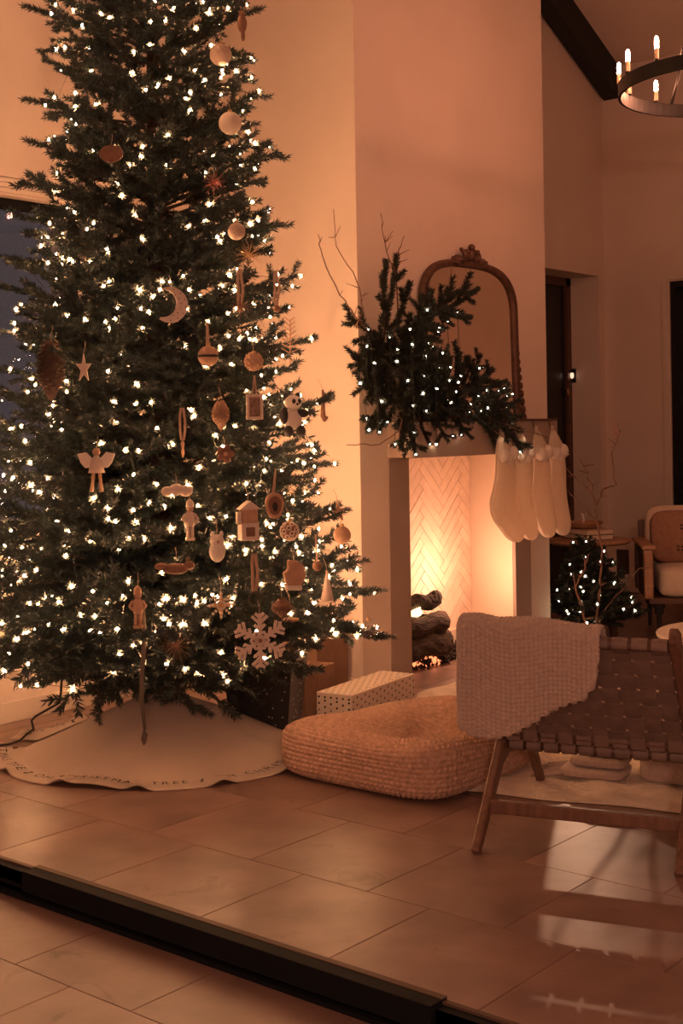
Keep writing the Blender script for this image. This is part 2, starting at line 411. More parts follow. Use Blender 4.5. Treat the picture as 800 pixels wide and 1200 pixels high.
# right and front walls, ceiling, beams
rw = MB(); ceil_prism(rw, WR, WR + 0.2, WF, WB, 0); struct(rw.build('wall_right', 'plaster'))
struct(MB().box(WL, WF - 0.2, 0, WR, WF, ceil_z(WF) + 0.05).build('wall_front', 'plaster'))
ce = MB()
ce.prism([(WF, ceil_z(WF)), (RIDGE_Y, ceil_z(RIDGE_Y)), (WB, ceil_z(WB)), (WB, ceil_z(WB) + 0.15), (RIDGE_Y, ceil_z(RIDGE_Y) + 0.15), (WF, ceil_z(WF) + 0.15)], WL, WR, lambda p, q, t: (t, p, q))
struct(ce.build('ceiling', 'plaster'))
for i, x0 in enumerate((-5.46, -3.0, -0.6, 1.8)):
    b = MB(); x1 = x0 + 0.15
    if x0 < -4.0:
        seg = [(7.45, WB), ]
    else: seg = [(RIDGE_Y, WB), (WF, RIDGE_Y)]
    for y0, y1 in seg:
        b.prism([(y0, ceil_z(y0) - 0.27), (y1, ceil_z(y1) - 0.27), (y1, ceil_z(y1)), (y0, ceil_z(y0))], x0, x1, lambda p, q, t: (t, p, q))
    struct(b.build('trim_%d' % (i + 2), 'black_beam'))

# chimney breast
OY0, OY1 = 5.933, 7.03                    # fireplace opening
LY0, LY1 = 5.745, 7.212                   # outer edges of the stone legs
MZ0, MZ1, MX = 1.273, 1.468, CF + 0.20    # mantel
cb = MB()
cb.box(WL, 5.50, 0, CF, LY0, MZ0); cb.box(WL, LY1, 0, CF, 7.446, MZ0)
cb.box(WL, LY0, 0, CF - 0.5, LY1, MZ0)
cb.prism([(5.50, MZ0), (7.446, MZ0), (7.446, ceil_z(7.446) + 0.02), (5.50, ceil_z(5.50) + 0.02)], WL, CF, lambda p, q, t: (t, p, q))
struct(cb.build('wall_chimney', 'plaster'))
# baseboards
struct(MB().box(WL, WF, 0, WL + 0.018, 5.50, 0.105).build('baseboard_left', 'paint_trim', bevel=0.004))
struct(MB().box(WL + 0.018, 5.482, 0, CF, 5.50, 0.09).box(CF, 5.482, 0, CF + 0.018, LY0 + 0.012, 0.09).build('baseboard_chimney', 'paint_trim', bevel=0.003))
struct(MB().box(WL, WB - 0.018, 0, DX0 - 0.06, WB, 0.15).box(DX1 + 0.06, WB - 0.018, 0, WR, WB, 0.15).build('baseboard_back', 'paint_trim', bevel=0.004))
struct(MB().box(WL, 7.446, 0, WL + 0.018, NY0, 0.15).build('baseboard_alcove', 'paint_trim', bevel=0.004))

# fireplace
fp = thing('fireplace', (CF, (OY0 + OY1) / 2, 0), 'built-in stone fireplace with thick mantel and pale herringbone firebox in the chimney breast', 'fireplace')
FB = CF - 0.42                            # back of the firebox
SY0, SY1 = OY0 - 0.10, OY1 + 0.13         # the firebox widens behind the legs
MB().box(CF - 0.10, LY0, 0, CF + 0.004, OY0, MZ0).build('leg', 'stone_surround', fp, bevel=0.003)
MB().box(CF - 0.02, OY1, 0, CF + 0.004, LY1, MZ0).build('leg', 'stone_surround', fp, bevel=0.003)
MB().box(CF + 0.0, LY0 - 0.005, MZ0, MX, LY1 + 0.02, MZ1).build('mantel', 'stone_surround', fp, bevel=0.004)
MB().prism([(CF - 0.1, LY0 + 0.002), (CF - 0.1, OY0), (FB, SY0), (FB - 0.04, SY0 - 0.06), (FB - 0.04, LY0 + 0.002)], 0, MZ0 + 0.1, lambda p, q, t: (p, q, t)).build('firebox_side', 'firebox_plaster', fp)
MB().prism([(CF - 0.02, OY1), (CF - 0.02, LY1 - 0.002), (FB - 0.04, LY1 - 0.002), (FB - 0.04, SY1), (FB, SY1)], 0, MZ0 + 0.1, lambda p, q, t: (p, q, t)).build('firebox_side', 'firebox_plaster', fp)
MB().box(FB - 0.04, LY0, MZ0 + 0.1, CF - 0.001, LY1, MZ0 + 0.16).build('firebox_top', 'firebox_plaster', fp)
fb = MB().box(FB - 0.06, SY0 - 0.05, 0, FB - 0.006, SY1, MZ0 + 0.1).build('firebox_back', 'mortar', fp)
MB().box(FB, 6.62, 0, FB + 0.05, 7.02, 0.15).build('ledge', 'firebox_plaster', fp, bevel=0.004)
MB().box(FB + 0.05, 6.92, 0, FB + 0.11, 6.95, 0.145).build('gas_valve_cover', 'firebox_plaster', fp, bevel=0.003)

def clip(poly, ax, lim, keep_less):
    out = []
    for i in range(len(poly)):
        p, q = poly[i], poly[(i + 1) % len(poly)]
        ip = (p[ax] <= lim) if keep_less else (p[ax] >= lim); iq = (q[ax] <= lim) if keep_less else (q[ax] >= lim)
        if ip: out.append(p)
        if ip != iq:
            t = (lim - p[ax]) / (q[ax] - p[ax]); out.append((p[0] + t * (q[0] - p[0]), p[1] + t * (q[1] - p[1])))
    return out
BL, BW, J = 0.30, 0.060, 0.004
c45 = math.cos(PI / 4)
fbw = (FB - 0.006, 0, 0)
nb = 0
N = int(BL / BW)
for i in range(-40, 60):
    for j in range(-14, 14):
        # herringbone lattice: horizontal bricks at (i*W + j*2L.., i*W), vertical ones beside them
        for orient in (0, 1):
            if orient == 0: x0, y0, x1, y1 = i * BW + j * 2 * BL, i * BW, i * BW + j * 2 * BL + BL, i * BW + BW
            else: x0, y0, x1, y1 = i * BW + j * 2 * BL + BL, i * BW - BL + BW, i * BW + j * 2 * BL + BL + BW, i * BW + BW
            g = J / 2
            poly = [(x0 + g, y0 + g), (x1 - g, y0 + g), (x1 - g, y1 - g), (x0 + g, y1 - g)]
            poly = [((a - b) * c45 + 6.43, (a + b) * c45 + 0.5) for a, b in poly]
            for ax, lim, kl in ((0, SY0, False), (0, SY1 - 0.002, True), (1, 0.0, False), (1, MZ0 + 0.098, True)):
                poly = clip(poly, ax, lim, kl)
                if len(poly) < 3: break
            if len(poly) < 3: continue
            cy = sum(p[0] for p in poly) / len(poly); cz = sum(p[1] for p in poly) / len(poly)
            t = FB - 0.0005 + rnd.random() * 0.0025
            MB().prism(poly, FB - 0.006, t, lambda p, q, tt: (tt, p, q)).build('brick', 'firebrick', fb); nb += 1
print('bricks', nb)

# opal globe lamp added out of view behind the viewer, as fill light
for k, (x, y_) in enumerate(((1.2, -1.3),)):
    zc = 2.35
    e = thing('fill_lamp', (x, y_, zc), 'opal glass globe lamp added behind the viewer as fill light', 'lamp')
    MB().ball((x, y_, zc), 0.13, 24, 16).build('globe', 'opal', e, smooth=True)
    MB().lathe([(0.03, zc + 0.125), (0.03, zc + 0.17), (0.012, zc + 0.18)], 14, (x, y_, 0)).build('holder', 'iron', e)
    MB().tube([(x, y_, zc + 0.17), (x, y_, ceil_z(y_))], 0.005, 8).build('cord', 'iron', e)
    pl = bpy.data.lights.new('fill_light', 'POINT'); pl.energy = FILL_W; pl.color = (1.0, 0.50, 0.34); pl.shadow_soft_size = 0.14
    po_ = bpy.data.objects.new('fill_light', pl); C.objects.link(po_); po_.location = (x, y_, zc - 0.3)
# ================================================================== fire
def log(name, p, q, r, label, m, seed, group='logs burning in the fireplace'):
    rg = random.Random(seed); p, q = Vector(p), Vector(q); base = (p + q) / 2; base.z = min(p.z, q.z) - r
    k = 14; n = 18; t = (q - p).normalized(); a = Vector((0, 0, 1)); a = (a - t * a.dot(t)).normalized(); b = t.cross(a)
    ridge = [1 + 0.14 * (rg.random() - 0.5) + 0.06 * math.sin(3 * 2 * PI * j / n) for j in range(n)]
    vs = []; fs = []
    for i in range(k):
        c = p.lerp(q, i / (k - 1)) + a * 0.010 * math.sin(i * 0.9 + seed)
        for j in range(n):
            an = 2 * PI * j / n; rr = r * ridge[j] * (1 + 0.12 * (rg.random() - 0.5)) * (0.86 if i in (0, k - 1) else 1)
            vs.append(c + (a * math.cos(an) + b * math.sin(an)) * rr)
    for i in range(k - 1):
        for j in range(n): fs.append((i * n + j, i * n + (j + 1) % n, (i + 1) * n + (j + 1) % n, (i + 1) * n + j))
    e = thing(name, base, label, 'log', 0, group)
    MB().add(vs, fs).build('bark_shell', m, e)
    for i in (0, k - 1):
        MB().add(vs[i * n:(i + 1) * n], [tuple(range(n)) if i else tuple(range(n - 1, -1, -1))]).build('cut_end', 'charred', e)
    return e
log('fire_log', (-4.66, 6.02, 0.135), (-4.655, 6.58, 0.135), 0.075, 'thick charred log lying low on the cinders', 'bark', 1)
log('fire_log', (-4.74, 6.05, 0.245), (-4.70, 6.62, 0.235), 0.070, 'rough split log stacked in the middle of the fire', 'bark', 2)
log('fire_log', (-4.63, 6.00, 0.265), (-4.64, 6.54, 0.26), 0.055, 'flaky bark log resting on the lowest log', 'bark', 5)
log('fire_log', (-4.73, 6.26, 0.375), (-4.66, 6.52, 0.395), 0.048, 'short blackened log on top of the fire, flame licking round it', 'charred', 3)
# cinder bed
cb = MB(); em = MB(); rg = random.Random(4)
def chunk(b, c, r):
    vs = []
    for v in ((1, 0, 0), (-1, 0, 0), (0, 1, 0), (0, -1, 0), (0, 0, 1), (0, 0, -1)):
        k = r * rg.uniform(0.6, 1.3); vs.append((c[0] + v[0] * k + rg.uniform(-.3, .3) * r, c[1] + v[1] * k + rg.uniform(-.3, .3) * r, c[2] + v[2] * k))
    b.add(vs, [(0, 2, 4), (2, 1, 4), (1, 3, 4), (3, 0, 4), (2, 0, 5), (1, 2, 5), (3, 1, 5), (0, 3, 5)])
for i in range(1900):
    yy = rg.uniform(SY0 + 0.02, SY1 - 0.03); xx = rg.uniform(FB + 0.03, -4.645 + 0.012 * math.sin(yy * 30))
    hh = 0.085 * min(1, (-4.640 - xx) / 0.06) * (1 - 0.3 * abs(yy - 6.4))
    zz = 0.008 + rg.random() * max(0.004, hh)
    glow = 6.05 < yy < 6.55 and rg.random() < 0.16 and -4.72 < xx
    chunk(em if glow else cb, (xx, yy, zz), rg.uniform(0.008, 0.017))
for i in range(26):
    yy = rg.uniform(6.08, 6.5); chunk(em, (rg.uniform(-4.665, -4.645), yy, rg.uniform(0.02, 0.09)), rg.uniform(0.007, 0.015))
for i in range(10): chunk(cb, (rg.uniform(-4.63, -4.6), rg.uniform(6.3, 6.9), 0.006), 0.006)
bed = cb.build('cinder_bed', 'cinder', None, (-4.68, 6.45, 0)); tag(bed, 'dark bed of crumbled cinders spread under the burning logs', 'cinders', kind='stuff')
emb = em.build('ember', 'ember', None, (-4.66, 6.3, 0)); tag(emb, 'glowing orange embers scattered among the cinders below the logs', 'embers', kind='stuff')
# flames
def flame(c, hgt, w, seed, label):
    rg = random.Random(seed); prof = [(0.15, 0), (0.75, 0.12), (1.0, 0.28), (0.8, 0.5), (0.45, 0.75), (0.02, 1.0)]
    b = MB(); n = 12; vs = []; fs = []
    for i, (r, z) in enumerate(prof):
        ox, oy = 0.25 * w * math.sin(z * 5 + seed), 0.35 * w * math.sin(z * 4 + seed * 2)
        for j in range(n):
            an = 2 * PI * j / n; k = w * r * (1 + 0.25 * math.sin(3 * an + z * 6 + seed))
            vs.append((c[0] + 0.5 * k * math.cos(an) + ox, c[1] + k * math.sin(an) + oy, c[2] + z * hgt))
    for i in range(len(prof) - 1):
        for j in range(n): fs.append((i * n + j, i * n + (j + 1) % n, (i + 1) * n + (j + 1) % n, (i + 1) * n + j))
    o = b.add(vs, fs).build('flame', 'flame', None, c, smooth=True)
    tag(o, label, 'flame', 'flames of the log fire')
flame((-4.69, 6.14, 0.32), 0.15, 0.055, 1, 'tall bright flame rising behind the stacked logs')
flame((-4.66, 6.30, 0.315), 0.055, 0.06, 2, 'low white-hot flame between the top logs')
flame((-4.67, 6.02, 0.32), 0.11, 0.045, 3, 'small flame curling at the hidden end of the logs')
fl = bpy.data.lights.new('fire_glow', 'POINT'); fl.energy = FIRE_W; fl.color = (1.0, 0.47, 0.27); fl.shadow_soft_size = 0.07
flo = bpy.data.objects.new('fire_glow', fl); C.objects.link(flo); flo.location = (-4.55, 6.66, 0.55)

# ================================================================== mirror on the mantel
MY0, MY1 = 6.03, 7.03; MZB = MZ1
my = (MY0 + MY1) / 2; mw = (MY1 - MY0) / 2
mir = thing('mantel_mirror', (CF + 0.03, my, MZB), 'tall arched mirror in an ornate carved bronze frame standing on the mantel', 'mirror')
def arch(w, zs, ht, n=40):                      # outline of the arch, superellipse shoulders
    pts = [(-w, 0.0)]
    for i in range(n + 1):
        an = PI - PI * i / n; c, s = math.cos(an), math.sin(an)
        pts.append((w * math.copysign(abs(c) ** 0.62, c), zs + (ht - zs) * abs(s) ** 0.72))
    pts.append((w, 0.0)); return pts
lean = 0.02
def M3(p, z, t): return (CF + 0.035 - lean * z + t, my + p, MZB + z)
out_ = arch(mw, 0.66, 0.955); inn = arch(mw - 0.038, 0.63, 0.912)
b = MB(); n = len(out_); prof = [(0.0, 0.0), (0.0, 0.022), (0.3, 0.034), (0.6, 0.026), (0.8, 0.030), (1.0, 0.012), (1.0, 0.0)]
vs = []; fs = []
for k, (f, t) in enumerate(prof):
    for i in range(n):
        p = out_[i][0] * (1 - f) + inn[i][0] * f; z = out_[i][1] * (1 - f) + inn[i][1] * f; vs.append(M3(p, z, t))
for k in range(len(prof) - 1):
    for i in range(n - 1): fs.append((k * n + i, k * n + i + 1, (k + 1) * n + i + 1, (k + 1) * n + i))
b.add(vs, fs).build('frame', 'gilt', mir, smooth=True)
MB().box(*M3(-mw, 0, 0.0), *M3(mw, 0.05, 0.03)).build('frame_foot', 'gilt', mir, bevel=0.005)
MB().prism(inn, 0.004, 0.008, lambda p, q, t: M3(p, q, t)).build('glass', 'mirror_glass', mir)
MB().prism([(p * 0.99, q * 0.99) for p, q in out_], -0.012, 0.0, lambda p, q, t: M3(p, q, t)).build('back_board', 'walnut', mir)
cr = MB(); rg = random.Random(3)
for s in (-1, 1):
    for i in range(7):
        t = i / 6; pts = []
        for k in range(7):
            u = k / 6; pts.append(M3(s * (0.02 + 0.17 * t * (0.5 + 0.5 * u) + 0.01), 0.945 - 0.02 * t * t + (0.062 * (1 - t) * (1 + 0.5 * ((i * 7) % 3 - 1)) + 0.012) * u, 0.018 + 0.018 * math.sin(u * PI)))
        cr.tube(pts, [0.013 * (1 - 0.55 * abs(u - 0.5)) for u in [k / 6 for k in range(7)]], 6)
        cr.ball(pts[-1], 0.013, 8, 6)
cr.ball(M3(0, 0.99, 0.03), 0.030, 12, 8, (0.6, 0.8, 1.2)); cr.ball(M3(0.005, 1.035, 0.028), 0.022, 10, 8); cr.ball(M3(0.04, 1.01, 0.026), 0.018, 8, 6); cr.ball(M3(-0.035, 1.005, 0.026), 0.018, 8, 6)
cr.build('crest', 'gilt', mir, smooth=True)
for s in (-1, 1):
    co = MB()
    for i in range(9):
        z = 0.02 + 0.05 * i; off = mw + 0.045 * (1 - i / 9) ** 1.4 + 0.004
        co.ball(M3(s * off, z, 0.016), 0.024 * (1 - 0.055 * i), 8, 6, (0.7, 1, 1.25))
    co.build('corner_carving', 'gilt', mir, smooth=True)

# ================================================================== stockings on an iron holder
rod = thing('stocking_holder', (-4.2, 6.87, MZ1), 'rusty iron bar with four hooks along the mantel edge', 'stocking holder')
MB().box(-4.275, 6.50, MZ1, -4.215, 7.19, MZ1 + 0.012).build('bar', 'iron_rust', rod, bevel=0.003)
MB().tube([(-4.245, 7.19, MZ1 + 0.006), (-4.245, 7.235, MZ1 + 0.006), (-4.245, 7.25, MZ1 + 0.014)], 0.006, 6).build('bar_end', 'iron_rust', rod, smooth=True)
HK = [6.50, 6.695, 6.898, 7.089]
for hy in HK:
    MB().tube([(-4.22, hy, MZ1 + 0.006), (-4.205, hy, MZ1 + 0.004), (-4.203, hy, MZ1 - 0.03), (-4.195, hy, MZ1 - 0.042), (-4.183, hy, MZ1 - 0.036), (-4.182, hy, MZ1 - 0.022)], 0.004, 6).build('hook', 'iron_rust', rod, smooth=True)
SL = ['cream knitted stocking with a bent heel, hanging beside the garland tips',
      'slim cream knitted stocking hanging second from the garland',
      'cream knitted stocking with bright fluffy toe, third along the iron bar',
      'cream knitted stocking hanging at the end of the iron bar']
def stocking(i, hy):
    rg = random.Random(i); X = -4.185
    e = thing('christmas_stocking', (X, hy, 0.75), SL[i], 'stocking', 0, 'cream stockings hung from the mantel')
    lean_ = [0.0, 0.01, 0.03, 0.015][i]; bend = [1.35, 0.8, 0.6, 0.6][i]; wd = [0.105, 0.085, 0.09, 0.09][i]
    # centre line (dy, z, half width)
    P = [(0.00, 1.275, wd * 0.86), (0.005, 1.20, wd * 0.92), (0.0, 1.12, wd * 0.96), (-0.020 * bend, 1.05, wd * 1.04), (-0.038 * bend, 0.985, wd * 1.18), (-0.005 * bend, 0.90, wd * 1.20), (0.045 * bend, 0.84, wd * 1.08), (0.07 * bend, 0.79, wd * 0.86), (0.08 * bend, 0.762, wd * 0.52), (0.083 * bend, 0.752, wd * 0.1)]
    oy = 0.025 + 0.02 * i * 0 
    b = MB(); n = 22; vs = []; fs = []
    for k, (dy, z, w) in enumerate(P):
        for j in range(n):
            an = 2 * PI * j / n
            th = 0.042 * (0.9 + 0.3 * min(1, (1.28 - z) * 2)) * (w / (wd * 1.2)) ** 0.6
            vs.append((X + 0.015 + th * math.cos(an), hy + oy + dy + lean_ * (1.3 - z) * 2 + w * math.sin(an), z + 0.004 * math.sin(7 * an + i)))
    for k in range(len(P) - 1):
        for j in range(n): fs.append((k * n + j, k * n + (j + 1) % n, (k + 1) * n + (j + 1) % n, (k + 1) * n + j))
    leg = b.add(vs, fs).build('leg', 'knit_cream', e, smooth=True)
    sb = leg.modifiers.new('sub', 'SUBSURF'); sb.levels = 1; sb.render_levels = 2
    # gathered top running up to the hanging corner
    b = MB(); vs = []; fs = []; tops = [(0.0, 1.27, wd * 0.9, 0.04), (-0.005, 1.32, wd * 0.72, 0.034), (-0.012, 1.37, wd * 0.42, 0.026), (-0.018, 1.405, wd * 0.16, 0.014)]
    for dy, z, w, th in tops:
        for j in range(n):
            an = 2 * PI * j / n; vs.append((X + 0.012 + th * math.cos(an), hy + oy * (1.405 - z) / 0.135 + dy + 0.012 + w * math.sin(an) + (0.045 * (1.405 - z) / 0.135 if math.sin(an) > 0.5 else 0), z - (0.02 if math.sin(an) > 0.5 else 0)))
    for k in range(len(tops) - 1):
        for j in range(n): fs.append((k * n + j, k * n + (j + 1) % n, (k + 1) * n + (j + 1) % n, (k + 1) * n + j))
    b.add(vs, fs).build('cuff', 'knit_cream', e, smooth=True)
    for dy, dz, r in ((-0.045, 0.0, 0.042), (0.04, 0.012, 0.045), (0.0, -0.02, 0.038)):
        MB().ball((X + 0.035 + rg.uniform(-0.006, 0.006), hy + oy + dy * wd / 0.1, 1.265 + dz), r, 14, 10, (0.8, 1, 1), 0.10).build('pompom', 'fluff', e, smooth=True)
    MB().tube([(X + 0.004, hy - 0.006, 1.40), (X + 0.002, hy - 0.009, 1.425), (X + 0.001, hy, MZ1 - 0.028), (X + 0.006, hy + 0.006, 1.425), (X + 0.008, hy + 0.003, 1.40)], 0.005, 6).build('hanging_loop', 'knit_cream', e, smooth=True)
for i, hy in enumerate(HK): stocking(i, hy)

# ================================================================== conifer foliage
def frond(L, seed, dens=1000, nl=0.029, spread=0.42, bushy=0.066, nw=0.0020):
    """A fir branch along +X: stem, side twigs, needles. Returns mesh and a list of twig tips (local)."""
    r = np.random.RandomState(seed); segs = []; tips = []
    def curve(p0, d, ln, up, k):
        pts = [np.array(p0, float)]; d = np.array(d, float)
        for i in range(k):
            d = d + np.array([0, 0, up]) / k + r.normal(0, 0.03, 3); d /= np.linalg.norm(d); pts.append(pts[-1] + d * ln / k)
        return pts
    main = curve((0, 0, 0), (1, 0, 0.10), L, -0.18, 8); twigs = [(main, 0.012 * L ** 0.5, 0.22)]
    mp = np.array(main); n = int(L * 0.84 / bushy); side = 1
    for i in range(n):
        t = 0.14 + 0.84 * (i + 0.5 * r.rand()) / n; j = min(int(t * 8), 7); p = mp[j] + (mp[j + 1] - mp[j]) * (t * 8 - j)
        side = -side; an = math.radians(58 - 18 * t + r.uniform(-10, 10))
        ln = spread * L * (1 - t) ** 0.75 * (0.45 + 0.55 * min(1, t / 0.3)) * r.uniform(0.75, 1.15) + 0.065
        d = (math.cos(an), side * math.sin(an), r.uniform(-0.22, 0.32))
        tw = curve(p, d, ln, r.uniform(-0.15, 0.25), 4); twigs.append((tw, 0.0035, 0.0)); tips.append(tw[-1]); tips.append(tw[-2])
        m = int(ln / 0.068); s2 = 1; ta = np.array(tw)
        for q in range(1, m):
            tt = q / m; jj = min(int(tt * 4), 3); pp = ta[jj] + (ta[jj + 1] - ta[jj]) * (tt * 4 - jj); s2 = -s2
            dd = ta[jj + 1] - ta[jj]; dd /= np.linalg.norm(dd); pr = np.array([-dd[1], dd[0], 0]) * s2
            l2 = (ln * (1 - tt) * 0.45 + 0.045) * r.uniform(0.8, 1.2)
            t2 = curve(pp, dd * 0.72 + pr * 0.68 + np.array([0, 0, r.uniform(-.3, .35)]), l2, 0.1, 2); twigs.append((t2, 0.002, 0.0)); tips.append(t2[-1])
    V = []; F = []; MI = []
    for pts, rad, start in twigs:                      # needles
        pts = np.array(pts); seg = np.diff(pts, axis=0); sl = np.linalg.norm(seg, axis=1); tot = sl.sum(); cum = np.concatenate([[0], np.cumsum(sl)])
        k = int(tot * dens); 
        s = np.sort(r.uniform(start * tot, tot * 1.0, k)); idx = np.clip(np.searchsorted(cum, s) - 1, 0, len(sl) - 1)
        P = pts[idx] + seg[idx] * ((s - cum[idx]) / sl[idx])[:, None]; D = seg[idx] / sl[idx][:, None]
        up = np.array([0, 0, 1.0]); S = np.cross(D, up); S /= np.linalg.norm(S, axis=1)[:, None] + 1e-9; U = np.cross(S, D)
        a = r.uniform(0, 2 * PI, k); ca = np.cos(a); sa = np.sin(a) * 0.75; rad_ = S * ca[:, None] + U * sa[:, None]
        rad_ /= np.linalg.norm(rad_, axis=1)[:, None]
        inc = np.radians(r.uniform(38, 62, k)); N = D * np.cos(inc)[:, None] + rad_ * np.sin(inc)[:, None]
        ln = nl * r.uniform(0.75, 1.15, k); W = np.cross(N, rad_ + 0.3 * r.normal(0, 1, (k, 3))); W /= np.linalg.norm(W, axis=1)[:, None] + 1e-9
        w = nw
        A = P - W * w; B = P + W * w; M1 = P + N * (ln * 0.55)[:, None] ; T_ = P + N * ln[:, None]
        base = len(V); 
        vv = np.stack([A, B, M1 + W * w * 1.1, T_, M1 - W * w * 1.1], 1).reshape(-1, 3); V.extend(vv.tolist())
        for i in range(k):
            o = base + 5 * i; F.append((o, o + 1, o + 2, o + 3, o + 4)); MI.append(0)
    mb = MB()
    for pts, rad, st in twigs:
        k = len(pts); mb.tube(pts, [rad * (1 - 0.75 * i / (k - 1)) for i in range(k)], 4, cap=False)
    off = len(V); V.extend(mb.v); F.extend([tuple(i + off for i in f) for f in mb.f]); MI.extend([1] * len(mb.f))
    me = bpy.data.meshes.new('branch'); me.from_pydata(V, [], F)
    tips.append(main[-1])
    return me, np.array(tips), MI
def frond_mesh(L, seed, m='needle', **k):
    me, tips, mi = frond(L, seed, **k); me.materials.append(MATS[m]); me.materials.append(MATS['stem'])
    me.polygons.foreach_set('material_index', mi); me.update(); return me, tips

def orient(p, q, roll):
    x = (Vector(q) - Vector(p)); L = x.length; x.normalize(); up = Vector((0, 0, 1)); y = up.cross(x)
    if y.length < 1e-3: y = Vector((0, 1, 0))
    y.normalize(); z = x.cross(y); m = Matrix((x, y, z)).transposed(); m = m @ Matrix.Rotation(roll, 3, 'X'); return m, L

def place(me, Lm, p, q, roll, parent, name='branch', off=(0, 0, 0)):
    m, L = orient(p, q, roll); s = L / Lm
    o = bpy.data.objects.new(name, me); link(o, parent)
    o.matrix_parent_inverse = Matrix()
    o.location = Vector(p) - Vector(off); o.rotation_mode = 'QUATERNION'; o.rotation_quaternion = m.to_quaternion(); o.scale = (s, s, s)
    return o, m, s

# ================================================================== the Christmas tree
TX, TY = -4.47, 4.08
ZR = [(0.2, .70), (.35, .90), (.6, .99), (1.07, .86), (1.46, .76), (1.85, .70), (2.43, .60), (2.82, .545), (3.4, .485), (4.0, .33), (4.6, .06)]
def TR(z): return float(np.interp(z, [a for a, _ in ZR], [b for _, b in ZR]))
tree = thing('christmas_tree', (TX, TY, 0), 'tall full green fir Christmas tree covered in warm lights and ornaments', 'christmas tree')
MB().tube([(TX, TY, 0.05), (TX, TY, 1.5), (TX + 0.01, TY, 3.0), (TX, TY, 4.6)], [0.055, 0.045, 0.03, 0.008], 10).build('trunk', 'bark', tree, smooth=True)
MB().lathe([(0.16, 0.0), (0.16, 0.03), (0.13, 0.05), (0.12, 0.17), (0.10, 0.19)], 20, (TX, TY, 0)).build('stand', 'iron', tree)
VAR = {}
for L in (1.0, 0.75, 0.52, 0.34):
    VAR[L] = [frond_mesh(L, int(L * 100) + k) for k in range(3)]
tips_w = []; frames = []
rg = random.Random(11); GA = PI * (3 - math.sqrt(5))
NB = 256
cum = 0
zs = []
zg = np.linspace(0.42, 4.5, 400); wg = np.array([TR(z) ** 1.15 * (1.0 if z < 3.6 else 0.5) for z in zg]); cg = np.cumsum(wg); cg /= cg[-1]
for i in range(NB): zs.append(float(np.interp((i + 0.5) / NB, cg, zg)))       # denser towards the wide bottom
for i, zt in enumerate(zs):
    ph = i * GA + rg.uniform(-0.15, 0.15); R_ = TR(zt) * rg.uniform(0.86, 1.06)
    if rg.random() < 0.12: R_ *= 1.06
    dx, dy = math.cos(ph), math.sin(ph)
    lim = R_
    if dx < -0.05: lim = min(lim, (TX - WL - 0.04) / -dx)
    R_ = min(R_, lim)
    rise = 0.10 + 0.30 * (zt / 4.6) if zt > 0.75 else rg.uniform(-0.12, 0.08)
    zb = max(0.25, zt - rise * R_ + rg.uniform(-0.05, 0.05))
    r0 = 0.035
    p = (TX + dx * r0, TY + dy * r0, zb); q = (TX + dx * R_, TY + dy * R_, zt)
    Lw = (Vector(q) - Vector(p)).length
    key = min(VAR, key=lambda l: abs(math.log(l / Lw))); me, tips = VAR[key][i % 3]
    o, m, s = place(me, key, p, q, rg.uniform(-0.45, 0.45), tree, 'branch', (TX, TY, 0))
    W = np.array(m) @ (tips.T * s); W = W.T + np.array(p)
    tips_w.append(W)
for k in range(44):                              # short drooping branches that hide the trunk foot
    ph = k * GA * 1.0 + 0.4; R_ = rg.uniform(0.30, 0.62); dx, dy = math.cos(ph), math.sin(ph)
    p = (TX + dx * 0.04, TY + dy * 0.04, rg.uniform(0.42, 0.62)); q = (TX + dx * R_, TY + dy * R_, rg.uniform(0.27, 0.40))
    Lw = (Vector(q) - Vector(p)).length; key = min(VAR, key=lambda l: abs(math.log(l / Lw))); me, tips = VAR[key][k % 3]
    o, m, s = place(me, key, p, q, rg.uniform(-0.5, 0.5), tree, 'branch', (TX, TY, 0))
    W = np.array(m) @ (tips.T * s); tips_w.append(W.T + np.array(p))
# short inner sprays that fill the crown between the branches
fill = [frond(0.45, 70 + k, dens=330, nl=0.032, spread=0.55, bushy=0.07, nw=0.0036) for k in range(3)]
fv, ff, fm = [], [], []; nv_ = 0
for k in range(120):
    zt = float(np.interp((k + 0.5) / 120, cg, zg)); ph = k * GA + 1.1; R_ = TR(zt) * rg.uniform(0.62, 0.86); dx, dy = math.cos(ph), math.sin(ph)
    if dx < 0.35 * rg.random() - 0.5 and zt < 0.9: continue
    p = Vector((TX + dx * R_ * 0.25, TY + dy * R_ * 0.25, zt - 0.1)); q = Vector((TX + dx * R_, TY + dy * R_, zt + rg.uniform(-0.06, 0.06)))
    m, L = orient(p, q, rg.uniform(-1.2, 1.2)); me, tips, mi = fill[k % 3]; s = max(0.8, L / 0.45)
    co = np.empty(len(me.vertices) * 3); me.vertices.foreach_get('co', co); co = (np.array(m) @ (co.reshape(-1, 3).T * s)).T + np.array(p) - np.array((TX, TY, 0))
    fv.append(co); ff += [tuple(i + nv_ for i in f.vertices) for f in me.polygons]; fm += mi; nv_ += len(co)
me = bpy.data.meshes.new('inner_foliage'); me.from_pydata(np.concatenate(fv).tolist(), [], ff); me.materials.append(MATS['needle']); me.materials.append(MATS['stem']); me.polygons.foreach_set('material_index', fm); me.update()
o = bpy.data.objects.new('inner_foliage', me); link(o, tree); o['kind'] = 'stuff'; print('fill polys', len(ff))
tips_w = np.concatenate(tips_w)
print('tips', len(tips_w))
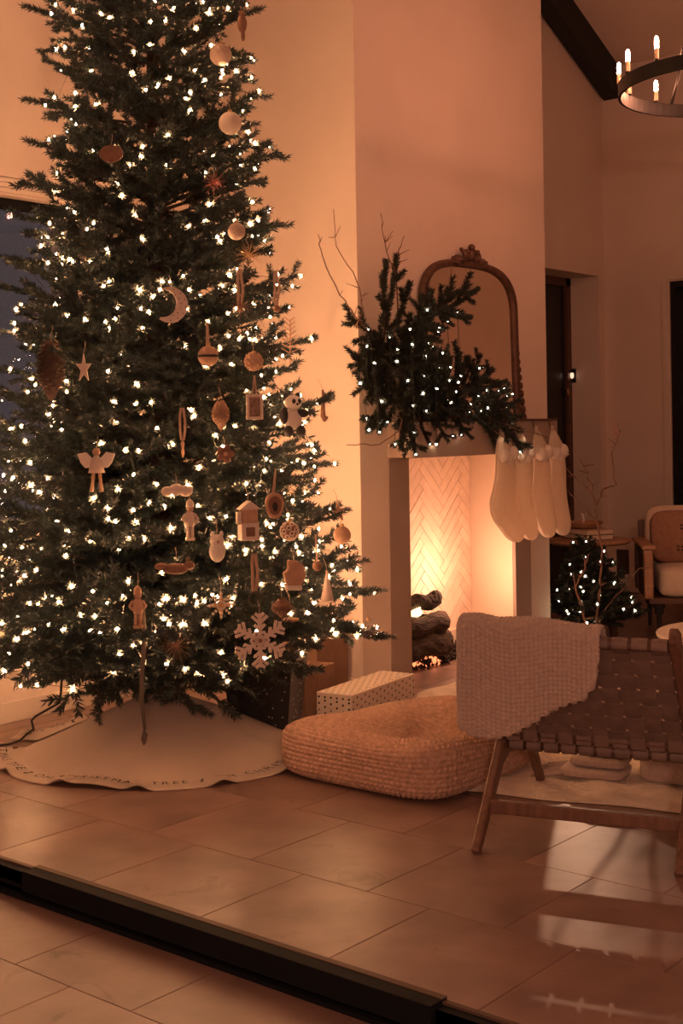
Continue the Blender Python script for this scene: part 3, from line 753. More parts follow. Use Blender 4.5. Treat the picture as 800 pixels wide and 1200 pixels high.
# choose bulb positions near the outer skin
rs = np.random.RandomState(5)
rad = np.hypot(tips_w[:, 0] - TX, tips_w[:, 1] - TY); rel = rad / np.array([TR(z) for z in tips_w[:, 2]])
cand = tips_w[(rel > 0.62) & (rel < 1.03) & (tips_w[:, 2] > 0.32)]
cand = cand[rs.permutation(len(cand))]
chosen = []
for p in cand:
    ok = not (p[0] < TX - 0.45 * TR(p[2]) and p[2] > 1.3 and rs.rand() < 0.65)      # fewer lights on the wall side
    for c in chosen if ok else []:
        if abs(c[2] - p[2]) < 0.062 and (c[0] - p[0]) ** 2 + (c[1] - p[1]) ** 2 + (c[2] - p[2]) ** 2 < 0.062 ** 2: ok = False; break
    if ok: chosen.append(p)
    if len(chosen) >= 1020: break
chosen = np.array(chosen)
cd = np.array([-TX, -TY]) / math.hypot(TX, TY)
front = (chosen[:, 0] - TX) * cd[0] + (chosen[:, 1] - TY) * cd[1] + np.where(chosen[:, 2] > 3.6, -2, 0)
order = np.argsort(-front)
def capsule(r, l): return [(r * 0.05, -l / 2), (r * 0.7, -l / 2 + r * 0.3), (r, -l / 2 + r), (r, l / 2 - r), (r * 0.6, l / 2 - r * 0.25), (r * 0.03, l / 2)]
strg = thing('string_lights', (TX, TY, 0.3), 'warm white fairy light strings wound through the big Christmas tree', 'string lights')
bm_ = MB().lathe(capsule(0.0043, 0.0135), 8).mesh('bulb', 'bulb', smooth=True)
rest = MB()
for k, idx in enumerate(order):
    p = chosen[idx]
    if k < 300:
        o = bpy.data.objects.new('bulb', bm_); link(o, strg); o.location = (p[0] - TX, p[1] - TY, p[2] - 0.3)
        o.rotation_euler = (rg.uniform(0, PI), rg.uniform(0, PI), rg.uniform(0, PI))
    else: rest.lathe(capsule(0.0043, 0.0135), 6, tuple(p))
ro = rest.build('bulb', 'bulb', strg, smooth=True); ro['kind'] = 'stuff'
ordz = sorted(range(len(chosen)), key=lambda i: (int(chosen[i][2] / 0.16), math.atan2(chosen[i][1] - TY, chosen[i][0] - TX)))
wr = MB(); path = []
for i in ordz:
    p = chosen[i]; k = 0.93
    path.append((TX + (p[0] - TX) * k, TY + (p[1] - TY) * k, p[2] - 0.012))
wr.tube(path, 0.0013, 3, cap=False)
wr.build('wire', 'wire', strg)
# ================================================================== ornaments on the tree
def facing(p):                      # rotation about Z so that local -Y looks out from the trunk, halfway towards the room
    dx, dy = p[0] - TX, p[1] - TY; l = math.hypot(dx, dy); dx, dy = dx / l + 0.72 * 0.9, dy / l - 0.66 * 0.9
    return math.atan2(dy, dx) + PI / 2
def orn(name, p, label, cat='ornament', out=0.03, rz=None):
    dx, dy = p[0] - TX, p[1] - TY; l = math.hypot(dx, dy)
    q = (p[0] + dx / l * out, p[1] + dy / l * out, p[2])
    return thing(name, q, label, cat, facing(p) if rz is None else rz)
def hang(e, z0, ln=0.05, m='ribbon', r=0.0012):
    MB().tube([(0, 0.0, z0), (0.003, 0.012, z0 + ln * 0.5), (0, 0.03, z0 + ln)], r, 4).build('hanging_thread', m, e, local=True)
def cap(e, z0):
    MB().lathe([(0.009, z0 - 0.004), (0.009, z0 + 0.008), (0.004, z0 + 0.010)], 10).build('cap', 'o_gold', e, local=True)
def ballo(name, p, r, m, label, band=None, thread=True, extra=None):
    e = orn(name, p, label)
    MB().ball((0, 0, 0), r, 24, 16).build('ball', m, e, local=True, smooth=True)
    cap(e, r)
    hang(e, r + 0.008)
    if band: MB().lathe([(r * 1.01, -0.005), (r * 1.015, 0), (r * 1.01, 0.005)], 24, cap=False).build('band', band, e, local=True, smooth=True)
    return e
def slab(e, name, poly, t, m, bevel=0.0015):
    return MB().prism(poly, -t / 2, t / 2, lambda p, q, k: (p, k, q)).build(name, m, e, local=True, bevel=bevel)
def starp(n, r1, r0, a0=PI / 2): return [((r1 if i % 2 == 0 else r0) * math.cos(a0 + PI * i / n), (r1 if i % 2 == 0 else r0) * math.sin(a0 + PI * i / n)) for i in range(2 * n)]

ballo('glitter_ball', (-4.028, 4.052, 3.06), 0.047, 'o_glitter', 'large pinkish glitter ball with a gold cap high on the tree')
ballo('glitter_ball', (-3.986, 4.06, 2.76), 0.049, 'o_white', 'round frosted white ball ornament below the pinkish glitter ball')
ballo('glass_ball', (-3.878, 3.981, 2.276), 0.037, 'o_glitter', 'small round ball ornament with beige glitter specks, above the starburst')
e = ballo('banded_ball', (-3.837, 3.774, 1.744), 0.042, 'o_tan', 'beige ball ornament with a dark band, hung on a ribbon', 'o_black', False)
MB().prism([(-0.008, 0.05), (0.008, 0.05), (0.004, 0.14), (-0.004, 0.14)], 0.008, 0.010, lambda p, q, t: (p, t, q)).build('ribbon', 'ribbon', e, local=True)
e = ballo('flower_ball', (-3.774, 3.963, 1.725), 0.034, 'o_tan', 'ball ornament covered in small round petals above the tiny picture frame')
pt = MB(); rg = random.Random(2)
for i in range(60):
    z = 1 - 2 * (i + .5) / 60; a = i * GA; r = math.sqrt(1 - z * z); pt.ball((0.035 * r * math.cos(a), 0.035 * r * math.sin(a), 0.035 * z), 0.0075, 6, 4)
pt.build('petal', 'o_tan', e, local=True, smooth=True)['kind'] = 'stuff'
e = ballo('glass_ball', (-3.575, 4.433, 0.573), 0.042, 'glass', 'clear glass bubble ball at the lowest branch tip by the fireplace')
ballo('glitter_ball', (-3.639, 4.341, 0.984), 0.038, 'o_tan', 'plain tan ball below the little star near the fireplace side')
e = ballo('lattice_ball', (-3.617, 3.99, 1.028), 0.036, 'o_brown', 'openwork wooden ball with round holes')
lb = MB()
for i in range(26):
    z = 1 - 2 * (i + .5) / 26; a = i * GA; r = math.sqrt(1 - z * z); n_ = Vector((r * math.cos(a), r * math.sin(a), z)); t1 = n_.orthogonal().normalized(); t2 = n_.cross(t1)
    lb.tube([n_ * 0.037 + (t1 * math.cos(k) + t2 * math.sin(k)) * 0.0095 for k in [2 * PI * j / 8 for j in range(9)]], 0.003, 5, cap=False)
lb.build('lattice', 'o_white', e, local=True, smooth=True)
# crescent moon
e = orn('moon_ornament', (-3.942, 3.674, 1.953), 'flat white crescent moon with dark dots')
poly = [(0.072 * math.cos(a) , 0.072 * math.sin(a)) for a in np.linspace(math.radians(-128), math.radians(128), 30)]
poly += [(-0.028 + 0.054 * math.cos(a), 0.006 + 0.056 * math.sin(a)) for a in np.linspace(math.radians(100), math.radians(-100), 24)]
slab(e, 'crescent', poly, 0.012, 'o_white')
d = MB()
for i in range(14):
    a = math.radians(-95 + 190 * (i + 0.5) / 14); r = 0.054 + 0.009 * (-1) ** i; d.lathe([(0.0028, -0.0072), (0.0028, -0.0055)], 8, (r * math.cos(a), 0, r * math.sin(a)), axis='y')
d.build('dot', 'o_brown', e, local=True); hang(e, 0.072)
# stars
e = orn('star_ornament', (-4.174, 3.436, 1.7), 'slender pale five-pointed star beside the large pinecone', rz=None); slab(e, 'star', [(p * 0.55, q) for p, q in starp(5, 0.062, 0.024)], 0.010, 'o_white'); hang(e, 0.06)
e = orn('star_ornament', (-3.668, 4.35, 1.082), 'small tan star hanging at the fireplace side of the tree'); slab(e, 'star', starp(5, 0.048, 0.02), 0.008, 'o_tan'); hang(e, 0.047)
e = orn('jewel_star', (-3.653, 3.641, 0.765), 'beaded four-armed jewel star above the snowflake'); slab(e, 'star', starp(4, 0.060, 0.016), 0.008, 'o_gold')
b = MB()
for i in range(8):
    for k in (1, 2, 3): b.ball((0.015 * k * math.cos(i * PI / 4), -0.006, 0.015 * k * math.sin(i * PI / 4)), 0.006, 8, 6)
b.build('bead', 'o_white', e, local=True, smooth=True); hang(e, 0.06)
# large dark pinecone and pale pinecone
def pinecone(name, p, r, hgt, m, label, top_stem='stem'):
    e = orn(name, p, label); b = MB(); N_ = 110
    for i in range(N_):
        t = (i + 0.5) / N_; a = i * GA; z = hgt * (0.5 - t); rr = r * math.sin(PI * min(1, 0.12 + 0.88 * t)) ** 0.6 * (0.55 + 0.45 * min(1, (1 - t) * 3))
        d_ = Vector((math.cos(a), math.sin(a), 0)); s_ = Vector((-math.sin(a), math.cos(a), 0)); c = d_ * rr * 0.55 + Vector((0, 0, z)); tip = d_ * rr + Vector((0, 0, z - 0.012 * (0.5 - t) * 2 - 0.004))
        w = r * 0.26
        b.add([c - s_ * w * .5 + Vector((0, 0, .004)), c + s_ * w * .5 + Vector((0, 0, .004)), tip + s_ * w + Vector((0, 0, .004)), tip * 1.04, tip - s_ * w + Vector((0, 0, .004)), c - Vector((0, 0, .008))], [(0, 1, 2, 3, 4), (0, 5, 1), (1, 5, 2), (2, 5, 3), (3, 5, 4), (4, 5, 0)])
    b.ball((0, 0, 0), r * 0.6, 12, 10, (1, 1, hgt / (2 * r * 0.62)))
    b.build('scale', m, e, local=True)['kind'] = 'stuff'
    MB().lathe([(0.006, hgt * 0.46), (0.004, hgt * 0.56)], 6).build('stalk', 'stem', e, local=True); hang(e, hgt * 0.55)
pinecone('pinecone', (-4.316, 3.389, 1.695), 0.060, 0.25, 'o_pine', 'large dark natural pinecone hanging among the branches')
pinecone('pinecone_ornament', (-3.796, 3.796, 1.503), 0.036, 0.12, 'o_tan', 'pale tan pinecone ornament beside the picture frame')
pinecone('gingham_cone', (-3.558, 3.876, 0.732), 0.040, 0.075, 'o_brown', 'small checked fabric cone ornament beside the snowflake')
# picture frame
e = orn('picture_frame_ornament', (-3.756, 3.945, 1.537), 'tiny white picture frame with a dark photo hung by a ribbon')
slab(e, 'photo', [(-0.026, -0.042), (0.026, -0.042), (0.026, 0.042), (-0.026, 0.042)], 0.004, 'photo_print')
f = MB()
for x0, z0, x1, z1 in ((-0.036, -0.052, -0.024, 0.052), (0.024, -0.052, 0.036, 0.052), (-0.024, -0.052, 0.024, -0.040), (-0.024, 0.040, 0.024, 0.052)): f.box(x0, -0.008, z0, x1, 0.005, z1)
f.build('frame', 'o_white', e, local=True, bevel=0.002)
MB().prism([(-0.010, 0.05), (-0.004, 0.05), (0.004, 0.13), (-0.001, 0.13)], -0.001, 0.001, lambda p, q, t: (p, t, q)).prism([(0.006, 0.05), (0.012, 0.05), (0.006, 0.13), (0.001, 0.13)], -0.001, 0.001, lambda p, q, t: (p, t, q)).build('ribbon', 'ribbon', e, local=True)
# angel
e = orn('angel_ornament', (-4.076, 3.408, 1.303), 'pale feather-winged angel with dangling legs')
MB().ball((0, 0, 0.062), 0.016, 12, 8).build('head', 'o_tan', e, local=True, smooth=True)
MB().lathe([(0.008, 0.05), (0.022, 0.03), (0.028, 0.0), (0.034, -0.02)], 14).build('dress', 'o_white', e, local=True, smooth=True)
for s in (-1, 1):
    slab(e, 'wing', [(s * 0.01, 0.03), (s * 0.04, 0.062), (s * 0.075, 0.055), (s * 0.062, 0.02), (s * 0.045, 0.0), (s * 0.012, 0.0)], 0.010, 'fluff')
    MB().tube([(s * 0.012, 0, -0.02), (s * 0.016, 0, -0.055), (s * 0.020, -0.004, -0.095)], [0.007, 0.006, 0.009], 8).build('leg', 'o_tan', e, local=True, smooth=True)
hang(e, 0.075)
# snowflake
e = orn('snowflake_ornament', (-3.586, 3.717, 0.638), 'big flat white wooden snowflake low on the tree', out=0.14)
b = MB()
for i in range(6):
    a = PI / 2 + i * PI / 3; u = Vector((math.cos(a), 0, math.sin(a))); v = Vector((-math.sin(a), 0, math.cos(a)))
    b.bar(u * 0.012, u * 0.102, 0.014, 0.008, side=v)
    for t, l in ((0.042, 0.026), (0.066, 0.038), (0.088, 0.022)):
        for s in (-1, 1): b.bar(u * t, u * (t + l * 0.72) + v * s * l * 0.8, 0.011, 0.0078, side=v)
    b.bar(u * 0.03 + v * 0.02, u * 0.03 - v * 0.02, 0.010, 0.0078, side=u)
b.lathe([(0.022, -0.004), (0.022, 0.004)], 12, axis='y').build('snowflake', 'o_white', e, local=True)
MB().lathe([(0.008, -0.006), (0.008, -0.003)], 12, axis='y').build('centre_dot', 'o_brown', e, local=True); hang(e, 0.10)
# little house / lantern toy
e = orn('house_ornament', (-3.671, 3.801, 1.08), 'pale stacked toy house ornament with a pitched roof', out=0.05)
MB().box(-0.036, -0.03, -0.075, 0.036, 0.03, -0.005).build('lower_block', 'o_white', e, local=True, bevel=0.004)
MB().box(-0.030, -0.026, -0.005, 0.034, 0.026, 0.05).build('upper_block', 'o_tan', e, local=True, bevel=0.004)
MB().prism([(-0.042, 0.048), (0.046, 0.048), (0.002, 0.082)], -0.03, 0.03, lambda p, q, t: (p, t, q)).build('roof', 'o_white', e, local=True)
MB().box(-0.018, -0.033, -0.058, 0.018, -0.029, -0.022).build('window', 'o_brown', e, local=True)
MB().box(-0.05, -0.02, -0.01, -0.032, 0.01, 0.04).build('chimney', 'o_white', e, local=True, bevel=0.003); hang(e, 0.08)
# agate slice
e = orn('agate_slice', (-3.656, 3.931, 1.135), 'dark polished agate slice with pale rim hung by an orange ribbon', out=0.05)
ag = [(0.040 * math.cos(a) * (1 + .06 * math.sin(3 * a)), 0.056 * math.sin(a) * (1 + .05 * math.cos(2 * a))) for a in np.linspace(0, 2 * PI, 30)[:-1]]
slab(e, 'rim', ag, 0.008, 'o_tan'); slab(e, 'core', [(p * .72, q * .72) for p, q in ag], 0.012, 'o_brown'); slab(e, 'heart', [(p * .3, q * .36 - .005) for p, q in ag], 0.015, 'o_black')
MB().prism([(-0.012, 0.05), (0.002, 0.05), (0.010, 0.15), (0.004, 0.15)], -0.001, 0.001, lambda p, q, t: (p, t, q)).build('ribbon', 'ribbon', e, local=True)
# animals and figures
def plush(name, p, label, m, parts, eyes=True, m2=None, out=0.05, th=0.07):
    e = orn(name, p, label, out=out)
    for nm, c, r, sc, mm in parts: MB().ball(c, r, 14, 10, sc, 0.03).build(nm, mm or m, e, local=True, smooth=True)
    hang(e, th); return e
plush('owl_ornament', (-3.702, 3.666, 0.97), 'fluffy white owl ornament below the toy house', 'fluff', [('body', (0, 0, 0), 0.040, (0.8, .8, 1.05), None), ('head', (0, 0, 0.042), 0.028, (1, 1, 0.9), None), ('ear', (-0.018, 0, 0.068), 0.008, (1, 1, 1.6), None), ('ear', (0.018, 0, 0.068), 0.008, (1, 1, 1.6), None), ('beak', (0, -0.028, 0.04), 0.006, (1, 1, 1), 'o_tan')])
plush('panda_plush', (-3.741, 4.127, 1.519), 'black and white plush bear hugging a branch', 'fluff', [('head', (0, -0.01, 0.035), 0.034, (1.1, 1, .95), None), ('ear', (-0.03, 0, 0.066), 0.012, (1, 1, 1), 'o_black'), ('ear', (0.03, 0, 0.066), 0.012, (1, 1, 1), 'o_black'), ('eye_patch', (-0.013, -0.04, 0.04), 0.009, (1, .6, 1.2), 'o_black'), ('eye_patch', (0.013, -0.04, 0.04), 0.009, (1, .6, 1.2), 'o_black'), ('nose', (0, -0.046, 0.028), 0.006, (1, 1, .8), 'o_black'), ('body', (0, 0, -0.035), 0.042, (1, .9, 1.1), None), ('arm', (-0.045, -0.01, -0.02), 0.018, (1, 1, 2), 'o_black'), ('arm', (0.04, -0.02, -0.01), 0.018, (1.6, 1, 1), 'o_black'), ('leg', (-0.03, -0.02, -0.085), 0.02, (1, 1.3, 1.2), 'o_black'), ('leg', (0.03, -0.02, -0.085), 0.02, (1, 1.3, 1.2), 'o_black')])
plush('fox_ornament', (-3.775, 3.527, 0.912), 'small brown felt fox lying along a twig', 'o_brown', [('body', (0, 0, 0), 0.022, (2.2, 1, 1), None), ('head', (0.05, -0.005, 0.012), 0.018, (1.2, 1, 1), None), ('ear', (0.045, 0, 0.034), 0.007, (1, 1, 1.5), None), ('tail', (-0.055, 0, 0.01), 0.014, (2, 1, 1), None)], th=0.03)
plush('bird_ornament', (-4.056, 4.184, 3.229), 'dark brown clip-on bird near the top of the tree', 'o_brown', [('body', (0, 0, 0), 0.022, (1, 1, 1.8), None), ('head', (0, 0, 0.045), 0.014, (1, 1, 1), None), ('tail', (0.004, 0, -0.05), 0.009, (1, 1, 3), None), ('beak', (0.014, 0, 0.048), 0.005, (2, 1, 1), None)], th=0.05)
plush('cloud_ornament', (-3.83, 3.585, 1.207), 'small cream felted cloud ornament above the skating figure', 'o_white', [('puff', (-0.035, 0, 0), 0.02, (1.2, 1, 1), None), ('puff', (0, 0, 0.006), 0.024, (1.2, 1, 1), None), ('puff', (0.038, 0, 0), 0.022, (1.2, 1, 1), None)], th=0.02)
plush('flower_clip', (-3.765, 3.776, 1.348), 'russet fabric flower clipped below the pale pinecone', 'o_brown', [('petal', (0.022 * math.cos(k), -0.004, 0.022 * math.sin(k)), 0.015, (1, .5, 1), None) for k in (0, 1.25, 2.5, 3.75, 5)] + [('centre', (0, -0.01, 0), 0.009, (1, .8, 1), 'o_tan')], th=0.02)
def figurine(name, p, label, coat, extra=None):
    e = orn(name, p, label, out=0.05)
    MB().box(-0.018, -0.014, -0.085, 0.018, 0.014, -0.074).build('base', coat, e, local=True, bevel=0.002)
    for s in (-1, 1): MB().tube([(s * 0.008, 0, -0.075), (s * 0.008, 0, -0.02)], 0.007, 8).build('leg', coat, e, local=True, smooth=True)
    MB().lathe([(0.016, -0.03), (0.021, -0.015), (0.018, 0.02), (0.009, 0.028)], 12).build('body', coat, e, local=True, smooth=True)
    for s in (-1, 1): MB().tube([(s * 0.018, 0, 0.018), (s * 0.030, -0.004, 0.0), (s * 0.020, -0.014, -0.012)], 0.006, 8).build('arm', coat, e, local=True, smooth=True)
    MB().ball((0, 0, 0.040), 0.014, 12, 8).build('head', 'o_tan', e, local=True, smooth=True)
    MB().lathe([(0.016, 0.046), (0.014, 0.066), (0.003, 0.078)], 12).build('hat', coat, e, local=True, smooth=True); hang(e, 0.075)
figurine('nutcracker_ornament', (-3.846, 3.403, 0.778), 'pale standing toy soldier ornament low on the tree', 'o_tan')
figurine('skater_ornament', (-3.778, 3.603, 1.1), 'small pale skating figure on a flat base', 'o_white')
e = orn('mitten_ornament', (-3.577, 3.951, 0.86), 'tan felt mitten ornament with a fan shape', out=0.05)
slab(e, 'palm', [(-0.035, -0.045), (0.03, -0.05), (0.05, -0.01), (0.045, 0.03), (0.01, 0.055), (-0.03, 0.06), (-0.028, 0.02), (-0.05, 0.01)], 0.022, 'o_tan', 0.008); slab(e, 'cuff', [(-0.04, -0.062), (0.032, -0.066), (0.032, -0.046), (-0.04, -0.042)], 0.026, 'fluff', 0.006); hang(e, 0.055)
e = orn('cone_tree_ornament', (-3.552, 4.128, 0.791), 'pale smooth cone-shaped little tree ornament', out=0.04)
MB().lathe([(0.026, -0.055), (0.026, -0.05), (0.004, 0.06)], 18).build('cone', 'o_white', e, local=True, smooth=True); MB().ball((0, 0, 0.063), 0.006, 8, 6).build('finial', 'o_gold', e, local=True, smooth=True); hang(e, 0.066)
# starbursts
def burst(p, r, m, label, n=34, seed=0):
    e = orn('starburst_ornament', p, label, out=0.03); b = MB(); rg = random.Random(seed)
    for i in range(n):
        z = 1 - 2 * (i + .5) / n; a = i * GA; q = math.sqrt(1 - z * z); d_ = Vector((q * math.cos(a), q * math.sin(a), z)); b.tube([d_ * 0.004, d_ * r * rg.uniform(.75, 1.05)], [0.0016, 0.0005], 4)
    b.build('spike', m, e, local=True); MB().ball((0, 0, 0), 0.009, 10, 8).build('hub', m, e, local=True, smooth=True); hang(e, r * 0.4, 0.04)
burst((-3.851, 4.023, 2.177), 0.065, 'o_gold', 'spiky brass starburst above a hanging ribbon')
burst((-3.816, 3.941, 1.954), 0.060, 'o_brown', 'spiky brown starburst beside the hanging ribbon', seed=1)
burst((-3.937, 3.919, 2.481), 0.060, 'o_red', 'dark red spiky starburst high on the tree', seed=2)
burst((-3.75, 3.50, 0.62), 0.075, 'o_brown', 'brown wispy starburst beside the snowflake', seed=3)
# ribbons and drops
def ribbon(p, ln, w, m, label, tail=None):
    e = orn('ribbon_loop', p, label, cat='ribbon', out=0.04)
    for s in (-1, 1):
        pts = [(s * 0.010 * (1 - abs(2 * t - 1) ** 2 * .6), 0.006 * math.sin(t * 9), ln * (0.5 - t)) for t in np.linspace(0, 1, 9)]
        b = MB(); vs = []; fs = []
        for i, q in enumerate(pts): vs += [(q[0] - w / 2, q[1], q[2]), (q[0] + w / 2, q[1], q[2])]
        for i in range(len(pts) - 1): fs.append((2 * i, 2 * i + 1, 2 * i + 3, 2 * i + 2))
        o = b.add(vs, fs).build('strand', m, e, local=True, smooth=True); sd = o.modifiers.new('t', 'SOLIDIFY'); sd.thickness = 0.001
    if tail == 'drop': MB().lathe([(0.001, -ln / 2 - 0.07), (0.007, -ln / 2 - 0.05), (0.004, -ln / 2 - 0.03), (0.009, -ln / 2 - 0.012), (0.002, -ln / 2)], 10).build('drop', 'o_tan', e, local=True, smooth=True)
    if tail == 'ball': MB().ball((0, 0, -ln / 2 - 0.014), 0.016, 12, 8).build('drop', 'o_brown', e, local=True, smooth=True)
    if tail == 'ring': MB().tube([(0.026 * math.cos(k), 0, -ln / 2 - 0.03 + 0.028 * math.sin(k)) for k in np.linspace(0, 2 * PI, 17)], 0.004, 6, cap=False).build('ring', 'o_black', e, local=True, smooth=True)
ribbon((-3.831, 3.942, 2.02), 0.18, 0.012, 'ribbon', 'long satin ribbon loop under the brass starburst')
ribbon((-3.823, 4.143, 2.045), 0.15, 0.011, 'ribbon', 'satin ribbon loop with a small ball, towards the fireplace side', 'ball')
ribbon((-3.864, 3.655, 1.47), 0.13, 0.010, 'ribbon', 'narrow ribbon loop with a turned wooden drop', 'drop')
ribbon((-3.616, 3.782, 0.88), 0.15, 0.013, 'ribbon', 'ribbon loop holding a thin black ring above the snowflake', 'ring')
# long dark ribbon trailing to the skirt
e = orn('trailing_ribbon', (-3.829, 3.404, 0.50), 'long dark ribbon with a leaf tip hanging over the tree skirt', 'ribbon', out=0.02)
b = MB(); vs = []; fs = []
for i, t in enumerate(np.linspace(0, 1, 14)):
    z = 0.26 - 0.46 * t; x = 0.006 * math.sin(t * 7); w = 0.022 * (1 - 0.45 * t); vs += [(x - w / 2, 0.004 * math.sin(t * 5), z), (x + w / 2, 0.004 * math.sin(t * 5 + 1), z)]
for i in range(13): fs.append((2 * i, 2 * i + 1, 2 * i + 3, 2 * i + 2))
o = b.add(vs, fs).build('strand', 'ribbon_dark', e, local=True, smooth=True); o.modifiers.new('t', 'SOLIDIFY').thickness = 0.001
slab(e, 'leaf_tip', [(0, -0.19), (0.014, -0.22), (0.008, -0.25), (-0.002, -0.262), (-0.012, -0.235)], 0.003, 'ribbon_dark', 0)
# dangling hooked drop at the right silhouette
e = orn('boot_ornament', (-3.892, 4.567, 1.53), 'slender dark curled drop hanging free of the branches', out=0.0)
MB().tube([(0, 0, 0.09), (0.004, 0, 0.04), (0.0, 0, 0.0), (0.0, 0, -0.03), (0.012, 0, -0.045), (0.03, 0, -0.036)], [0.005, 0.008, 0.010, 0.012, 0.013, 0.006], 8).build('stalk', 'o_brown', e, local=True, smooth=True); hang(e, 0.09)
e = orn('round_fan_ornament', (-4.208, 3.622, 2.594), 'plain brown round fan ornament half buried in the branches'); slab(e, 'disc', [(0.05 * math.cos(a), 0.036 * math.sin(a)) for a in np.linspace(0, 2 * PI, 20)[:-1]], 0.01, 'o_brown'); hang(e, 0.036)
e = orn('twig_spray', (-3.838, 4.359, 1.829), 'stiff bare tan sprig sticking out at the side of the tree', 'sprig', out=-0.05)
MB().tube([(0, 0, -0.1), (0.005, 0, 0.1)], 0.003, 6).build('stalk', 'o_tan', e, local=True)
b = MB()
for i in range(8):
    z = -0.05 + 0.02 * i
    for s in (-1, 1): b.tube([(0, 0, z), (s * 0.05 * (1 - i * .06), 0, z + 0.02)], 0.0022, 5)
b.build('twiglet', 'o_tan', e, local=True)
e = orn('bell_ornament', (-3.562, 4.081, 0.90), 'dark bead on a striped cord above the cone tree', out=0.04)
MB().ball((0, 0, -0.02), 0.020, 12, 8).build('bead', 'o_brown', e, local=True, smooth=True); MB().tube([(0, 0, 0), (0, 0.01, 0.11)], 0.0045, 6).build('cord', 'ribbon', e, local=True)
e = orn('glass_bottle_ornament', (-3.60, 3.95, 0.70), 'small tilted glass cloche ornament beside the checked cone', out=0.05)
MB().lathe([(0.030, -0.02), (0.032, 0.0), (0.026, 0.022), (0.012, 0.036), (0.002, 0.040)], 16).build('dome', 'glass', e, local=True, smooth=True); MB().lathe([(0.034, -0.028), (0.034, -0.02)], 16).build('base', 'o_gold', e, local=True); hang(e, 0.04)

# ================================================================== tree skirt with lettering
def skirt_h(r, a):
    base = 0.25 * max(0.0, 1 - (r - 0.06) / 0.56) ** 1.02
    fold = 0.010 * math.sin(5 * a + 1.0) * (0.3 + r) + 0.012 * math.sin(9 * a) * max(0, r - 0.2)
    return base + 0.006 + max(0.0, fold) * (0.6 + r)
RS = 0.74
def skirt_r(a): return RS * (1 + 0.035 * math.sin(2 * a + 0.6) + 0.012 * math.sin(7 * a))
A0 = math.radians(-139); A1 = A0 + math.radians(345)
def skirt_p(a, r, dz=0.0):
    rip = 0.022 * max(0, math.sin(a * 13 + 0.5)) ** 3 * max(0, (r / skirt_r(a) - 0.86) / 0.14)
    return (TX + r * math.cos(a), TY + r * math.sin(a), skirt_h(r, a) + rip + dz)
sk = thing('tree_skirt', (TX, TY, 0), 'beige linen tree skirt with black lettering around its hem', 'tree skirt')
b = MB().grid(lambda u, v: skirt_p(A0 + (A1 - A0) * u, 0.06 + (skirt_r(A0 + (A1 - A0) * u) - 0.06) * v), 420, 60)
o = b.build('cloth', 'linen', sk, smooth=True); o.modifiers.new('t', 'SOLIDIFY').thickness = 0.004; o.modifiers['t'].offset = 1
def text_mesh(txt, size):
    cu = bpy.data.curves.new('txt', 'FONT'); cu.body = txt; cu.size = size; cu.resolution_u = 3
    ob = bpy.data.objects.new('txt', cu); C.objects.link(ob)
    bpy.context.view_layer.update()
    dg = bpy.context.evaluated_depsgraph_get(); me = bpy.data.meshes.new_from_object(ob.evaluated_get(dg))
    bpy.data.objects.remove(ob); bpy.data.curves.remove(cu); return me
seq = 'STMAS TREE ~ OH CHRISTMAS TREE ~ OH CHRISTMAS TREE ~ OH CHRISTMAS TREE ~ OH CHRISTMAS TREE ~ OH CHRISTMAS TREE ~ OH CHRISTMAS'
glyphs = {}
start_angle = A0 + 0.06
ra = start_angle
for ch in seq:
    if ch == ' ': ra += 0.040 / RS; continue
    if ch == '~':                      # a small music note drawn between the verses
        note = MB().ball((0.006, 0.006, 0), 0.007, 8, 6, (1.2, 1, 0.2)).box(0.012, 0.006, -0.001, 0.0145, 0.036, 0.001).box(0.012, 0.030, -0.001, 0.024, 0.036, 0.001)
        vs, fs, wd_ = note.v, note.f, 0.026
    else:
        if ch not in glyphs:
            me = text_mesh(ch, 0.060); glyphs[ch] = ([tuple(v.co) for v in me.vertices], [tuple(p.vertices) for p in me.polygons])
        vs, fs = glyphs[ch]; wd_ = max(v[0] for v in vs) + 0.006
    if ra + wd_ / RS > A1: break
    out = []
    for x, yv, zv in vs:
        a_ = ra + x / RS; r_ = skirt_r(a_) - 0.034 - yv
        out.append(skirt_p(a_, r_, 0.0125 + zv))
    MB().add(out, fs).build('letter', 'ink', sk, fix=False); ra += (wd_ + 0.006) / RS
MB().lathe([(0.012, 0), (0.012, 0.004)], 12, skirt_p(A0 + 0.045, 0.66, 0.006)).build('button', 'o_brown', sk)

# power cord from the tree to the wall side
MB_c = MB().tube([(-4.93, 3.90, 0.50), (-4.940, 3.892, 0.36), (-4.946, 3.886, 0.23), (-4.955, 3.884, 0.180), (-5.04, 3.874, 0.137), (-5.115, 3.864, 0.098), (-5.135, 3.858, 0.078), (-5.108, 3.848, 0.042), (-5.09, 3.80, 0.034), (-5.075, 3.745, 0.014), (-5.08, 3.69, 0.007), (-5.10, 3.645, 0.007), (-5.30, 3.42, 0.007), (-5.42, 3.30, 0.007)], 0.0055, 8)
tag(MB_c.build('power_cord', 'o_black', None, (-5.10, 3.65, 0), smooth=True), 'thin black power cord hanging from the tree to the floor', 'cord')

